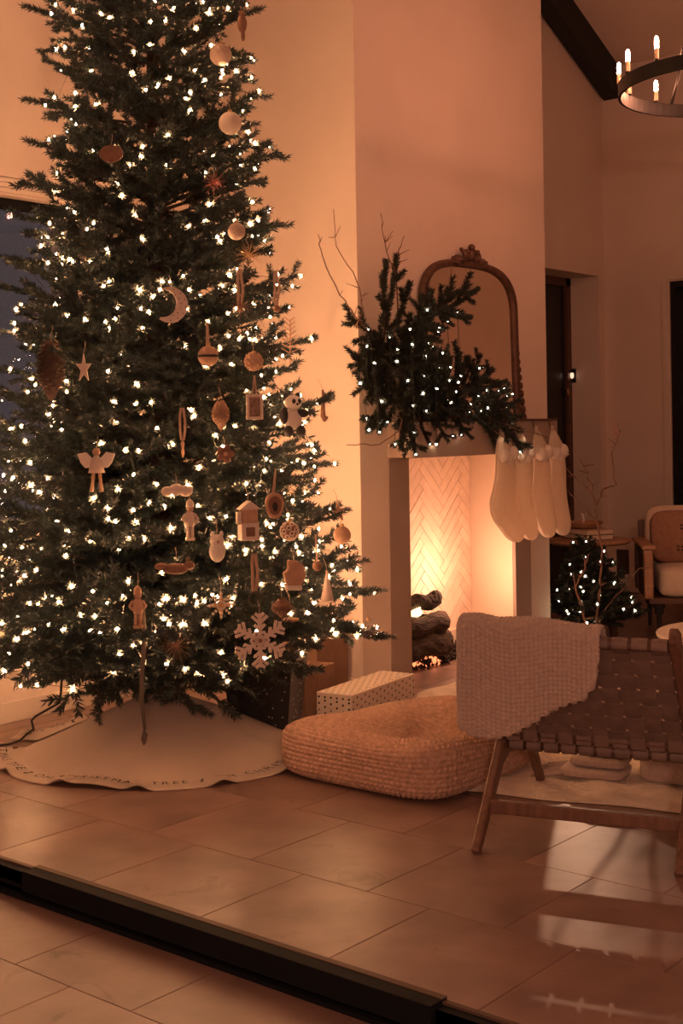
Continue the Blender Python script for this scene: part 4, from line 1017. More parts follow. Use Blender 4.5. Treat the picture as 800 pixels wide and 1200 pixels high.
# ================================================================== gifts
def gift(name, c, h, rz, m, label, taper=1.0, dots=None, ribbon_=None):
    e = thing(name, (c[0], c[1], 0), label, 'gift', rz)
    MB().rbox((0, 0, h[2]), h, 0, taper).build('box', m, e, local=True, bevel=0.004)
    return e
g = gift('gift_box', (-4.135, 5.16, 0), (0.10, 0.315, 0.082), math.radians(8), 'gift_white', 'long white gift box wrapped in paper with small dark dots', 1.0)
d = MB(); rg = random.Random(9)
def dot(p, n_):
    n_ = Vector(n_); t1 = n_.orthogonal().normalized(); t2 = n_.cross(t1); r = 0.0052
    pts = [Vector(p) + n_ * 0.0006 + (t1 * math.cos(k) * 1.3 + t2 * math.sin(k)) * r for k in [2 * PI * j / 8 for j in range(8)]]
    d.add(pts, [tuple(range(8))])
for i in range(17):
    for j in range(6):
        dot((-0.088 + 0.034 * j + 0.017 * (i % 2) * (j < 5), -0.30 + 0.0375 * i, 0.164), (0, 0, 1))
    for j in range(4): dot((0.10, -0.30 + 0.0375 * i, 0.022 + 0.036 * j + 0.016 * (i % 2)), (1, 0, 0))
for i in range(6):
    for j in range(5): dot((-0.085 + 0.034 * i, -0.315, 0.018 + 0.031 * j + 0.014 * (i % 2) * (j < 4)), (0, -1, 0))
d.build('dot', 'ink', g, local=True, fix=False)['kind'] = 'stuff'
MB().box(-0.101, -0.317, 0.08, 0.101, -0.3155, 0.083).build('paper_fold', 'gift_white', g, local=True)
k = gift('gift_box', (-4.50, 5.02, 0), (0.15, 0.16, 0.115), math.radians(12), 'kraft', 'brown kraft paper gift beside the white dotted box')
MB().box(-0.152, -0.012, 0, 0.152, 0.012, 0.232).build('paper_band', 'kraft', k, local=True, bevel=0.002)
k = gift('gift_box', (-4.72, 5.33, 0), (0.22, 0.13, 0.20), 0.0, 'kraft', 'tall brown cardboard gift box against the chimney side')
MB().box(-0.222, -0.132, 0.39, 0.222, 0.132, 0.404).build('lid', 'kraft', k, local=True, bevel=0.003)
k = gift('gift_bag', (-4.36, 4.66, 0), (0.17, 0.17, 0.165), math.radians(28), 'gift_black', 'black gift bag with tiny white specks beside the tree skirt', 0.80)
d = MB(); rg = random.Random(12)
for i in range(46):
    t = rg.random(); z = 0.02 + 0.29 * t; w = 0.17 * (0.80 + 0.2 * z / 0.33); f_ = rg.randint(0, 1); s = rg.uniform(-0.9, 0.9) * w
    c = (w + 0.001, s, z) if f_ else (s, -w - 0.001, z); d.ball(c, 0.0035, 6, 4)
d.build('speck', 'o_white', k, local=True)['kind'] = 'stuff'
# ================================================================== garland on the mantel
GX = -4.28
gar = thing('fir_garland', (GX, 5.95, MZ1), 'loose dark fir garland with bare twigs draped over the mantel end', 'garland')
SV = {L: [frond_mesh(L, 500 + int(L * 100) + k, 'needle_dark', dens=1500, nl=0.030, spread=sp_, bushy=0.05) for k in range(2)] for L, sp_ in ((0.55, 0.24), (0.38, 0.30), (0.26, 0.30))}
S1 = {L: [frond_mesh(L, 900 + int(L * 100) + k, 'needle_dark', dens=2300, nl=0.030, spread=0.07, bushy=0.11) for k in range(2)] for L in (0.5, 0.3)}
gt = []
kk = 1.007                       # points were measured on a plane 6 cm nearer the room
def G(a, z): return (a * kk, 1.45 + (z - 1.45) * kk)
specs = [  # base(y,z) -> tip(y,z): silhouettes
    ((5.50, 1.85), (5.57, 2.36)), ((5.46, 1.98), (5.37, 2.29)), ((5.52, 1.9), (5.62, 2.20)), ((5.60, 1.75), (5.92, 2.21)), ((5.80, 1.98), (6.12, 2.24)), ((5.90, 2.05), (6.29, 2.20)),
    ((5.85, 2.05), (6.26, 2.08)), ((5.95, 2.08), (6.10, 2.00)), ((5.55, 1.85), (5.22, 2.02)), ((5.50, 1.75), (5.22, 1.90)), ((5.45, 1.58), (5.19, 1.42)), ((5.46, 1.55), (5.30, 1.40)), ((5.5, 1.7), (5.28, 1.64)),
    ((5.62, 1.55), (5.50, 1.33)), ((5.68, 1.52), (5.60, 1.30)), ((5.75, 1.52), (5.72, 1.34)), ((6.2, 1.55), (6.45, 1.36)), ((6.35, 1.55), (6.72, 1.34)), ((6.35, 1.6), (6.62, 1.30)), ((6.3, 1.6), (6.66, 1.55)), ((6.1, 1.6), (6.5, 1.72)),
    ((6.0, 1.6), (6.3, 1.80)), ((5.9, 1.55), (6.05, 1.82)), ((6.25, 1.55), (6.62, 1.45)), ((5.85, 1.52), (5.9, 1.36)), ((6.05, 1.52), (6.1, 1.36)), ((6.35, 1.55), (6.42, 1.30)), ((5.6, 1.6), (5.62, 2.05)), ((5.7, 1.7), (5.72, 2.15)), ((5.7, 1.75), (5.85, 2.12))]
rg = random.Random(21)
for i in range(56):
    a = rg.uniform(5.45, 6.36); z = rg.uniform(1.53, 1.68) + (0.10 if a < 5.8 else 0); th = rg.uniform(-0.5, PI + 0.5); l = rg.uniform(0.22, 0.36)
    specs.append(((a, z), (a + l * math.cos(th), max(1.47, z + 0.75 * l * math.sin(th)))))
for i, (p, q) in enumerate(specs):
    xo = rg.uniform(-0.03, 0.05); p2 = G(*p); q2 = G(*q)
    drop = q[1] < 1.44
    xb = GX + xo; xt = GX + xo + rg.uniform(0.0, 0.10) if not drop else -4.19 + rg.uniform(0.0, 0.04)
    if drop: xb = -4.25
    A_ = (xb, p2[0], p2[1]); B_ = (xt, q2[0], q2[1]); Lw = (Vector(A_) - Vector(B_)).length
    VV = S1 if i < 30 and i % 5 < 3 else SV
    key = min(VV, key=lambda l: abs(math.log(l / Lw))); me, tips = VV[key][i % 2]
    o, m, s = place(me, key, A_, B_, rg.uniform(0.9, 2.2), gar, 'sprig', (GX, 5.95, MZ1))
    W = (np.array(m) @ (tips.T * s)).T + np.array(A_); gt.append(W)
gt = np.concatenate(gt)
def twig(pts, r0, r1, parent, m='twig', side=0, seed=0):
    rg_ = random.Random(seed); P = []
    for i in range(len(pts) - 1):
        for k in range(4):
            t = k / 4; p = Vector(pts[i]).lerp(Vector(pts[i + 1]), t); P.append(p + Vector((rg_.uniform(-1, 1), rg_.uniform(-1, 1), rg_.uniform(-1, 1))) * 0.006)
    P.append(Vector(pts[-1])); n = len(P); b = MB().tube(P, [r0 + (r1 - r0) * i / (n - 1) for i in range(n)], 6)
    for k in range(side):
        i = rg_.randint(1, n - 2); d_ = Vector((rg_.uniform(-1, 1), rg_.uniform(-1, 1), rg_.uniform(0, 1.2))).normalized() * rg_.uniform(0.03, 0.09); b.tube([P[i], P[i] + d_ * 0.6, P[i] + d_], [r1 * 1.4, r1, r1 * .6], 4)
    return b.build('twig', m, parent, smooth=True)
TX_ = GX + 0.02
for k, (pts, sd) in enumerate([([(5.07, 2.541), (5.086, 2.353), (5.252, 2.194), (5.29, 2.043), (5.232, 1.952)], 7), ([(4.949, 2.404), (4.972, 2.3), (5.114, 2.119), (5.227, 2.017), (5.40, 1.9)], 3), ([(5.454, 2.567), (5.486, 2.414), (5.578, 2.241), (5.6, 2.0)], 5), ([(5.659, 2.467), (5.596, 2.356), (5.58, 2.2)], 3),
        ([(5.0, 1.36), (5.266, 1.356), (5.446, 1.433), (5.6, 1.52)], 1), ([(6.094, 2.353), (6.046, 2.11), (5.959, 1.915), (5.835, 1.793)], 2), ([(6.9, 1.37), (6.55, 1.42), (6.3, 1.52)], 2), ([(6.6, 1.22), (6.42, 1.38), (6.3, 1.5)], 1), ([(5.2, 1.70), (5.26, 1.85), (5.4, 1.9)], 3), ([(6.1, 1.62), (5.9, 1.6), (5.6, 1.72)], 1)]):
    twig([(TX_ + 0.12 * (1 if q[1] < 1.45 else 0), *G(*q)) for q in reversed(pts)], 0.0045, 0.0018, gar, side=sd, seed=k)
gl = thing('string_lights', (GX, 5.95, MZ1), 'tiny white fairy lights twinkling in the mantel garland', 'string lights')
bs = MB().lathe(capsule(0.0042, 0.011), 8).mesh('bulb', 'bulb_cool', smooth=True)
gt = gt[np.random.RandomState(3).permutation(len(gt))]; ch = []
for p in gt:
    if p[2] > 2.12 or p[1] > 6.85 or p[0] < GX + 0.07: continue
    if all((p[0] - c[0]) ** 2 + (p[1] - c[1]) ** 2 + (p[2] - c[2]) ** 2 > 0.065 ** 2 for c in ch): ch.append(p)
    if len(ch) >= 64: break
for p in ch:
    o = bpy.data.objects.new('bulb', bs); link(o, gl); o.location = (p[0] - GX, p[1] - 5.95, p[2] - MZ1); o.rotation_euler = (rg.uniform(0, 3), rg.uniform(0, 3), 0)
wr = MB(); ch.sort(key=lambda p: p[1])
wr.tube(ch, 0.0012, 3, cap=False)
wr.build('wire', 'wire', gl)

# ================================================================== little tree and bare branches beside the chimney
SX, SY = -4.30, 7.66
st = thing('small_fir_tree', (SX, SY, 0), 'small bushy potted fir with tiny white lights beside the chimney corner', 'christmas tree')
MB().lathe([(0.09, 0.0), (0.12, 0.14), (0.125, 0.15), (0.10, 0.15), (0.09, 0.12)], 20, (SX, SY, 0)).build('pot', 'o_brown', st, smooth=False)
MB().tube([(SX, SY, 0.1), (SX, SY, 0.62)], [0.018, 0.006], 8).build('trunk', 'bark', st)
tt = []
for i in range(60):
    t = (i + 0.5) / 60; zt = 0.16 + 0.54 * t; ph = i * GA; r_ = (0.34 * (1 - t) ** 0.8 + 0.05) * rg.uniform(0.85, 1.1)
    if math.cos(ph - math.atan2(-0.5, -0.3)) > 0.2: r_ *= 0.72
    if SX + r_ * math.cos(ph) < -4.38 and SY + r_ * math.sin(ph) < 7.52: r_ = 0.10
    A_ = (SX, SY, zt - 0.05); B_ = (SX + r_ * math.cos(ph), SY + r_ * math.sin(ph), zt + 0.02)
    key = 0.38 if r_ > 0.3 else 0.26; me, tips = SV[key][i % 2]
    o, m, s = place(me, key, A_, B_, rg.uniform(-0.5, 0.5), st, 'branch', (SX, SY, 0)); tt.append((np.array(m) @ (tips.T * s)).T + np.array(A_))
tt = np.concatenate(tt); tt = tt[np.random.RandomState(8).permutation(len(tt))]; ch = []
for p in tt:
    if (p[0] - SX) * 0.62 - (p[1] - SY) * 0.78 > 0.03 and all(sum((p[i] - c[i]) ** 2 for i in range(3)) > 0.06 ** 2 for c in ch): ch.append(p)
    if len(ch) >= 34: break
sl = thing('string_lights', (SX, SY, 0.2), 'tiny white fairy lights on the little fir by the chimney', 'string lights')
for p in ch:
    o = bpy.data.objects.new('bulb', bs); link(o, sl); o.location = (p[0] - SX, p[1] - SY, p[2] - 0.2)
wr = MB(); ch.sort(key=lambda p: p[2])
wr.tube(ch, 0.001, 3, cap=False)
wr.build('wire', 'wire', sl)
tb = thing('branch_bundle', (-4.17, 7.50, 0), 'bare curly brown branches standing in front of the little fir', 'branches')
TW_ = [([(-4.17, 7.50, 0.0), (-4.20, 7.46, 0.25), (-4.23, 7.42, 0.40), (-4.19, 7.47, 0.52), (-4.17, 7.50, 0.61)], 0.011, 0.005, 6),
       ([(-4.16, 7.52, 0.0), (-4.13, 7.56, 0.40), (-4.12, 7.58, 0.63), (-4.14, 7.55, 0.82), (-4.15, 7.53, 1.00), (-4.17, 7.51, 1.12), (-4.21, 7.46, 1.22)], 0.010, 0.003, 8),
       ([(-4.14, 7.55, 0.92), (-4.11, 7.60, 1.02), (-4.06, 7.66, 1.05), (-4.08, 7.64, 1.25), (-4.05, 7.68, 1.33), (-4.04, 7.69, 1.40)], 0.006, 0.002, 7),
       ([(-4.15, 7.53, 1.00), (-4.21, 7.45, 1.08), (-4.27, 7.38, 1.17)], 0.005, 0.002, 2),
       ([(-4.12, 7.58, 0.80), (-4.20, 7.47, 0.92), (-4.27, 7.40, 1.03)], 0.004, 0.002, 1),
       ([(-4.15, 7.53, 0.1), (-4.10, 7.58, 0.25), (-4.0, 7.70, 0.42), (-3.96, 7.76, 0.50), (-3.9, 7.8, 0.51)], 0.006, 0.0025, 6)]
for k, (pts, r0, r1, sd) in enumerate(TW_): twig(pts, r0, r1, tb, side=sd, seed=40 + k)

# ================================================================== side table with books, bowl and glass globe
BX, BY, BZ = -4.50, 8.09, 0.645
tab = thing('side_table', (BX, BY, 0), 'round oak side table with splayed plank legs beside the armchair', 'table')
MB().lathe([(0.265, BZ - 0.03), (0.283, BZ - 0.018), (0.287, BZ - 0.006), (0.283, BZ)], 48, (BX, BY, 0)).build('table_top', 'oak', tab)
for k in range(3):
    a = math.radians(-62 + 120 * k) + 0.9; p = (BX + 0.07 * math.cos(a), BY + 0.07 * math.sin(a), BZ - 0.03); q = (BX + 0.21 * math.cos(a), BY + 0.21 * math.sin(a), 0.0)
    MB().bar(p, q, 0.085, 0.026, side=(-math.sin(a), math.cos(a), 0), w2=0.06).build('leg', 'walnut', tab, bevel=0.004)
def book(c, h, rz, m, label, m2):
    e = thing('book', (c[0], c[1], c[2]), label, 'book', rz, 'books on the side table')
    t = 0.004
    MB().box(-h[0], -h[1], 0, h[0], h[1], t).build('cover', m, e, local=True); MB().box(-h[0], -h[1], 2 * h[2] - t, h[0], h[1], 2 * h[2]).build('cover', m2, e, local=True)
    MB().box(-h[0], -h[1], t, -h[0] + t, h[1], 2 * h[2] - t).build('spine', m, e, local=True)
    MB().box(-h[0] + t, -h[1] + 0.006, t, h[0] - 0.006, h[1] - 0.006, 2 * h[2] - t).build('pages', 'paper', e, local=True)
book((BX - 0.02, BY + 0.03, BZ), (0.15, 0.11, 0.019), math.radians(-28), 'book_dark', 'dark covered book lying at the bottom of the pile', 'book_dark')
book((BX - 0.025, BY + 0.03, BZ + 0.038), (0.15, 0.112, 0.017), math.radians(-25), 'book_cover', 'tan covered book lying under the wooden bowl', 'book_cover')
bz = BZ + 0.072
bo = thing('wooden_bowl', (BX - 0.05, BY + 0.02, bz), 'shallow reddish wooden bowl on the books', 'bowl')
MB().lathe([(0.07, 0.0), (0.115, 0.018), (0.138, 0.042), (0.14, 0.046), (0.132, 0.044), (0.108, 0.022), (0.05, 0.012), (0.002, 0.011)], 40).build('bowl', 'oak', bo, local=True, smooth=True)
gb = thing('glass_globe', (BX - 0.05, BY + 0.02, bz + 0.012), 'clear glass globe with a tiny white figure inside, standing in the bowl', 'globe')
MB().lathe([(0.03, 0.0), (0.048, 0.012), (0.060, 0.035), (0.064, 0.06), (0.058, 0.088), (0.04, 0.11), (0.016, 0.122), (0.002, 0.124)], 28).build('globe', 'glass', gb, local=True, smooth=True)
MB().lathe([(0.03, 0.001), (0.028, 0.012), (0.012, 0.016)], 20).build('base', 'white_glaze', gb, local=True)
f = MB().tube([(0, 0, 0.014), (0.002, 0, 0.05), (-0.004, 0, 0.075)], [0.006, 0.007, 0.005], 8).tube([(0, 0, 0.06), (0.02, 0, 0.08), (0.024, 0, 0.10)], [0.004, 0.003, 0.002], 6).tube([(0, 0, 0.065), (-0.018, 0, 0.082), (-0.016, 0, 0.10)], [0.004, 0.003, 0.002], 6).ball((-0.004, 0, 0.08), 0.009, 8, 6)
f.build('figure', 'white_glaze', gb, local=True, smooth=True)

# ================================================================== armchair
AW, AD = 0.76, 0.71
ar = math.radians(32.7); ax = Vector((math.cos(ar), math.sin(ar))); ay = Vector((-math.sin(ar), math.cos(ar)))
fl_ = Vector((-4.02, 8.03)); cen = fl_ + ax * AW / 2 + ay * AD / 2
arm = thing('armchair', (cen.x, cen.y, 0), 'wooden armchair with thick cream cushions by the back wall', 'armchair', ar)
hx, hy_ = AW / 2, AD / 2
def cush(c, h, m, name, parent, e=0.5, n=28, local=True):
    def fn(u, v):
        a = 2 * PI * u; b_ = PI * (v - 0.5); sp = lambda t, k: math.copysign(abs(t) ** k, t)
        return (c[0] + h[0] * sp(math.cos(b_), e) * sp(math.cos(a), e * .6), c[1] + h[1] * sp(math.cos(b_), e) * sp(math.sin(a), e * .6), c[2] + h[2] * sp(math.sin(b_), e))
    return MB().grid(fn, n * 2, n, cu=True).build(name, m, parent, local=local, smooth=True)
MB().box(-hx, -hy_, 0.235, hx, hy_ - 0.02, 0.275).build('base_rail', 'walnut', arm, local=True, bevel=0.006)
cush((0, -0.015, 0.375), (hx - 0.075, hy_ - 0.02, 0.105), 'cushion', 'seat_cushion', arm, 0.35)
for s in (-1, 1):
    MB().box(s * hx - 0.03, -hy_ + 0.0, 0.27, s * hx + 0.03, -hy_ + 0.09, 0.60).build('arm_post', 'oak', arm, local=True, bevel=0.012)
    MB().box(s * hx - 0.03, hy_ - 0.14, 0.27, s * hx + 0.03, hy_ - 0.06, 0.60).build('arm_post', 'walnut', arm, local=True, bevel=0.012)
    MB().box(s * hx - 0.012, -hy_ + 0.09, 0.27, s * hx + 0.012, hy_ - 0.14, 0.58).build('side_panel', 'walnut', arm, local=True)
    MB().box(s * hx - 0.045, -hy_ - 0.03, 0.60, s * hx + 0.045, hy_ - 0.03, 0.628).build('armrest', 'oak', arm, local=True, bevel=0.010)
    for yy in (-hy_ + 0.07, hy_ - 0.08):
        MB().lathe([(0.012, 0.0), (0.016, 0.10), (0.018, 0.16), (0.030, 0.165), (0.030, 0.20), (0.040, 0.205), (0.042, 0.236)], 12, (s * (hx - 0.07), yy, 0)).build('leg', 'o_black', arm, local=True)
b = cush((0, 0, 0), (hx - 0.04, 0.085, 0.22), 'cushion', 'back_cushion', arm, 0.35); b.location = (0, hy_ - 0.13, 0.635); b.rotation_euler = (math.radians(-14), 0, 0)
MB().bar((-hx + 0.03, hy_ - 0.06, 0.27), (-hx + 0.03, hy_ + 0.06, 0.74), 0.04, 0.03).bar((hx - 0.03, hy_ - 0.06, 0.27), (hx - 0.03, hy_ + 0.06, 0.74), 0.04, 0.03).bar((-hx + 0.03, hy_ + 0.06, 0.72), (hx - 0.03, hy_ + 0.06, 0.72), 0.05, 0.03, side=(0, 0, 1)).build('back_frame', 'walnut', arm, local=True, bevel=0.004)
pw = Vector((cen.x, cen.y)) - ax * 0.03 + ay * 0.05
pil = thing('throw_pillow', (pw.x, pw.y, 0.49), 'rust brown mudcloth pillow with dark cross marks on the armchair', 'pillow', ar)
pb = cush((0, 0, 0), (0.29, 0.065, 0.185), 'mudcloth', 'pillow_cover', pil, 0.34); pb.location = (0, 0.02, 0.155); pb.rotation_euler = (math.radians(-16), 0, 0)
d = MB()
for cx_, cz_ in ((-0.07, 0.06), (-0.10, -0.09), (0.09, 0.06), (0.08, -0.08)):
    for ox in (-0.014, 0.014):
        for oz in (-0.012, 0.012): d.box(cx_ + ox - 0.008, -0.068, cz_ + oz - 0.006, cx_ + ox + 0.008, -0.060, cz_ + oz + 0.006)
mk = d.build('printed_mark', 'ink', pil, local=True); mk.location = pb.location; mk.rotation_euler = pb.rotation_euler
d = MB().box(-0.135, -0.058, -0.145, -0.129, -0.052, 0.145).build('stripe', 'o_brown', pil, local=True); d.location = pb.location; d.rotation_euler = pb.rotation_euler

# ================================================================== coffee table with cup
CX, CY, CZ = -2.52, 6.10, 0.43
cf = thing('coffee_table', (CX, CY, 0), 'round pale wooden coffee table behind the woven chair', 'table')
MB().lathe([(0.425, CZ - 0.035), (0.445, CZ - 0.02), (0.45, CZ - 0.008), (0.445, CZ)], 64, (CX, CY, 0)).build('table_top', 'cushion', cf)
for k in range(3):
    a = 0.6 + k * 2 * PI / 3; MB().tube([(CX + 0.26 * math.cos(a), CY + 0.26 * math.sin(a), CZ - 0.03), (CX + 0.34 * math.cos(a), CY + 0.34 * math.sin(a), 0.0)], [0.028, 0.018], 10).build('leg', 'oak', cf, smooth=True)
cu = thing('ceramic_pot', (CX - 0.185, CY - 0.02, CZ), 'cream tapered ceramic pot on the coffee table', 'pot')
MB().lathe([(0.030, 0.0), (0.045, 0.05), (0.066, 0.115), (0.070, 0.12), (0.064, 0.118), (0.042, 0.055), (0.02, 0.012), (0.002, 0.010)], 28).build('pot', 'white_glaze', cu, local=True, smooth=True)

# ================================================================== rugs
def rug(name, pts, thick, label, m='wool_rug', nsub=70, amp=0.006):
    P = [Vector(p) for p in pts]; c = sum(P, Vector((0, 0))) / 4
    def fn(u, v):
        p = P[0].lerp(P[1], u).lerp(P[3].lerp(P[2], u), v); ed = min(u, 1 - u, v, 1 - v)
        k = min(1, ed / 0.02); w = amp * (math.sin(p.x * 9 + math.sin(p.y * 5)) * math.sin(p.y * 8 + 1.3) + 0.7 * math.sin(p.x * 23 + p.y * 17))
        return (p.x + 0.012 * math.sin(v * 25) * (ed < 0.01), p.y + 0.012 * math.sin(u * 29) * (ed < 0.01), 0.003 + (thick + w * 0.8) * math.sqrt(k))
    o = MB().grid(fn, nsub, nsub).build(name, m, None, (c.x, c.y, 0), smooth=True)
    return tag(o, label, 'rug')
rt = Vector((0.9586, 0.2849)); fw = Vector((-0.2849, 0.9586)); CL = Vector((-2.508, 3.701))
r0 = Vector((-3.04, 4.27)); rug('wool_rug', [r0, r0 + rt * 2.6, r0 + rt * 2.6 + fw * 2.5, r0 + fw * 2.5], 0.020, 'soft cream wool rug under the woven chair', 'wool_rug', 150, 0.011)
rug('hearth_rug', [(-4.17, 5.60), (-3.45, 5.40), (-3.75, 6.75), (-4.18, 6.75)], 0.030, 'thick fluffy cream rug in front of the hearth', 'wool_rug', 60, 0.012)

# ================================================================== woven leather chair
W_ = 0.674
ch = thing('woven_lounge_chair', (CL.x, CL.y, 0), 'low wooden lounge chair with woven brown leather straps', 'chair', math.atan2(0.2849, 0.9586))
for X in (0.0, W_):
    MB().bar((X, 0, 0), (X, 0.355, 0.315), 0.030, 0.040, w2=0.036, d2=0.062).build('rear_leg', 'chair_wood', ch, local=True, bevel=0.008)
    MB().bar((X, 0.355, 0.30), (X, 0.0, 0.755), 0.036, 0.055, d2=0.050).lathe([(0.0265, -0.018), (0.0265, 0.018)], 16, (X, -0.002, 0.758), axis='x').bar((X, 0.0, 0.755), (X, -0.026, 0.788), 0.036, 0.050, d2=0.030, w2=0.030).build('back_post', 'chair_wood', ch, local=True, bevel=0.008)
    MB().bar((X, 0.885, 0.016), (X, 0.60, 0.36), 0.030, 0.036, w2=0.036, d2=0.055).build('front_leg', 'chair_wood', ch, local=True, bevel=0.008)
    MB().bar((X, 0.30, 0.25), (X, 0.88, 0.395), 0.034, 0.046).build('seat_rail', 'chair_wood', ch, local=True, bevel=0.008)
for ys in (0.138,): MB().bar((0, ys, 0.125), (W_, ys, 0.125), 0.026, 0.046, side=(0, 1, 0)).build('stretcher', 'chair_wood', ch, local=True, bevel=0.005)
RT = (0.022, 0.728); RB = (0.322, 0.338); QR = (0.362, 0.294); QF = (0.855, 0.392)
for nm, (yy, zz) in (('top_rail', RT), ('lower_rail', RB), ('seat_rear_rail', QR), ('seat_front_rail', QF)):
    MB().tube([(0.0, yy, zz), (W_, yy, zz)], 0.019, 12).build(nm, 'walnut', ch, local=True, smooth=True)
NS = 10; PIT = (W_ - 0.040) / NS; SWD = PIT - 0.0125
def strap(path, wdir, wd, nrm, name):
    """flat strap swept along path; wdir = width axis; nrm(i) gives thickness axis"""
    vs = []; fs = []; n = len(path); wv = Vector(wdir); th = 0.0015
    for i, p in enumerate(path):
        p = Vector(p); t = (Vector(path[min(i + 1, n - 1)]) - Vector(path[max(i - 1, 0)])).normalized(); nn = t.cross(wv).normalized()
        for a_, b_ in ((-1, -1), (1, -1), (1, 1), (-1, 1)): vs.append(p + wv * (a_ * wd / 2) + nn * (b_ * th))
    for i in range(n - 1):
        for k in range(4): fs.append((4 * i + k, 4 * i + (k + 1) % 4, 4 * i + 4 + (k + 1) % 4, 4 * i + 4 + k))
    fs += [(3, 2, 1, 0), (4 * n - 4, 4 * n - 3, 4 * n - 2, 4 * n - 1)]
    return MB().add(vs, fs)
def panel(P0, P1, nrow, sgn):
    p0, p1 = Vector((0, *P0)), Vector((0, *P1)); d_ = (p1 - p0); L = d_.length; t = d_ / L; nv = Vector((0, -t.z, t.y)) * sgn    # outward normal
    a0 = math.atan2(nv.z, nv.y)
    base = 0.0; rp = L / nrow
    for i in range(NS):
        x = 0.020 + PIT * (i + 0.5); path = []
        R_ = 0.0225
        # wrap round the first rail, weave, wrap round the second
        w0 = [p0 + (nv * math.cos(k) - t * math.sin(k)) * R_ for k in np.linspace(PI * 1.02, 0.25, 10)]
        path += w0
        for j in range(nrow):
            for u in (0.25, 0.5, 0.75):
                s = (j + u) * rp
                if s < 0.03 or s > L - 0.03: continue
                path.append(p0 + t * s + nv * (0.0032 * (1 if (i + j) % 2 else -1) * math.sin(PI * u) + 0.004))
        path += [p1 + (nv * math.cos(k) + t * math.sin(k)) * R_ for k in np.linspace(0.25, PI * 1.02, 10)]
        strap([(x, q.y, q.z) for q in path], (1, 0, 0), SWD, None, 's').build('strap', 'leather', ch, local=True, fix=True)
    for j in range(nrow):
        s = (j + 0.5) * rp; pts = []
        if s < 0.028 or s > L - 0.028: continue
        n_ = NS * 4
        for q in range(n_ + 1):
            xq = 0.012 + (W_ - 0.024) * q / n_; ph = (xq - 0.020) / PIT; i = int(math.floor(ph)); u = ph - i
            sg = -1 if (i + j) % 2 else 1
            pts.append(Vector((xq, p0.y, p0.z)) + t * s + nv * (0.0034 * sg * math.sin(PI * max(0, min(1, u))) + 0.004))
        strap(pts, t, rp - 0.0125, None, 'h').build('cross_strap', 'leather', ch, local=True)
panel(RB, RT, 7, 1.0)
panel(QR, QF, 7, 1.0)

# ================================================================== knitted throw over the chair back
th_ = thing('knitted_throw', (CL.x, CL.y, 0.43), 'chunky beige knitted throw draped over the woven chair back', 'throw blanket', math.atan2(0.2849, 0.9586))
XS = [-0.035, -0.02, 0.02, 0.08, 0.15, 0.22, 0.28, 0.34, 0.385, 0.42, 0.44]; LS = [0.30, 0.335, 0.355, 0.350, 0.335, 0.295, 0.245, 0.205, 0.190, 0.15, 0.05]
NX, NV = 290, 300
def throw_pt(u, v):
    X = -0.037 + 0.475 * u
    lr = float(np.interp(X, XS, LS)); lf = 0.24
    top = 0.790 + 0.012 * math.exp(-((X - 0.03) / 0.05) ** 2) - 0.014 * u - 0.006 * math.sin(u * 9)
    arc = 0.085; tot = lf + arc + lr; s = v * tot
    yb = -0.044 - 0.006 * math.sin(u * 7)
    if s < lr:                                     # hanging down behind
        zz = top - 0.027 - (lr - s); bul = 0.010 * math.sin(u * 8 + 1) * min(1, (lr - s) / 0.2) - 0.03 * (lr - s) * 0
        yy = yb - bul; ny, nz = -1.0, 0.1
    elif s < lr + arc:
        k = PI * (s - lr) / arc; yy = yb + 0.040 - 0.040 * math.cos(k); zz = top - 0.027 + 0.027 * math.sin(k); ny, nz = -math.cos(k), math.sin(k)
    else:
        q = s - lr - arc; yy = yb + 0.080 + 0.62 * q; zz = top - 0.027 - 0.78 * q; ny, nz = 0.78, 0.62
    # stitches: columns of little V shapes
    cw, rh = 0.0160, 0.0150
    fu = X / cw; iu = math.floor(fu); du = fu - iu; vv = s / rh + 0.5 * (iu % 2); dv = vv - math.floor(vv)
    hgt = (math.sin(PI * du) * math.sin(PI * dv)) ** 0.40
    k = 0.0150 * hgt
    return (X, yy + ny * k, zz + nz * k - 0.43)
o = MB().grid(throw_pt, NX, NV).build('cloth', 'knit_beige', th_, local=True, smooth=True); sd = o.modifiers.new('t', 'SOLIDIFY'); sd.thickness = 0.008; sd.offset = -1

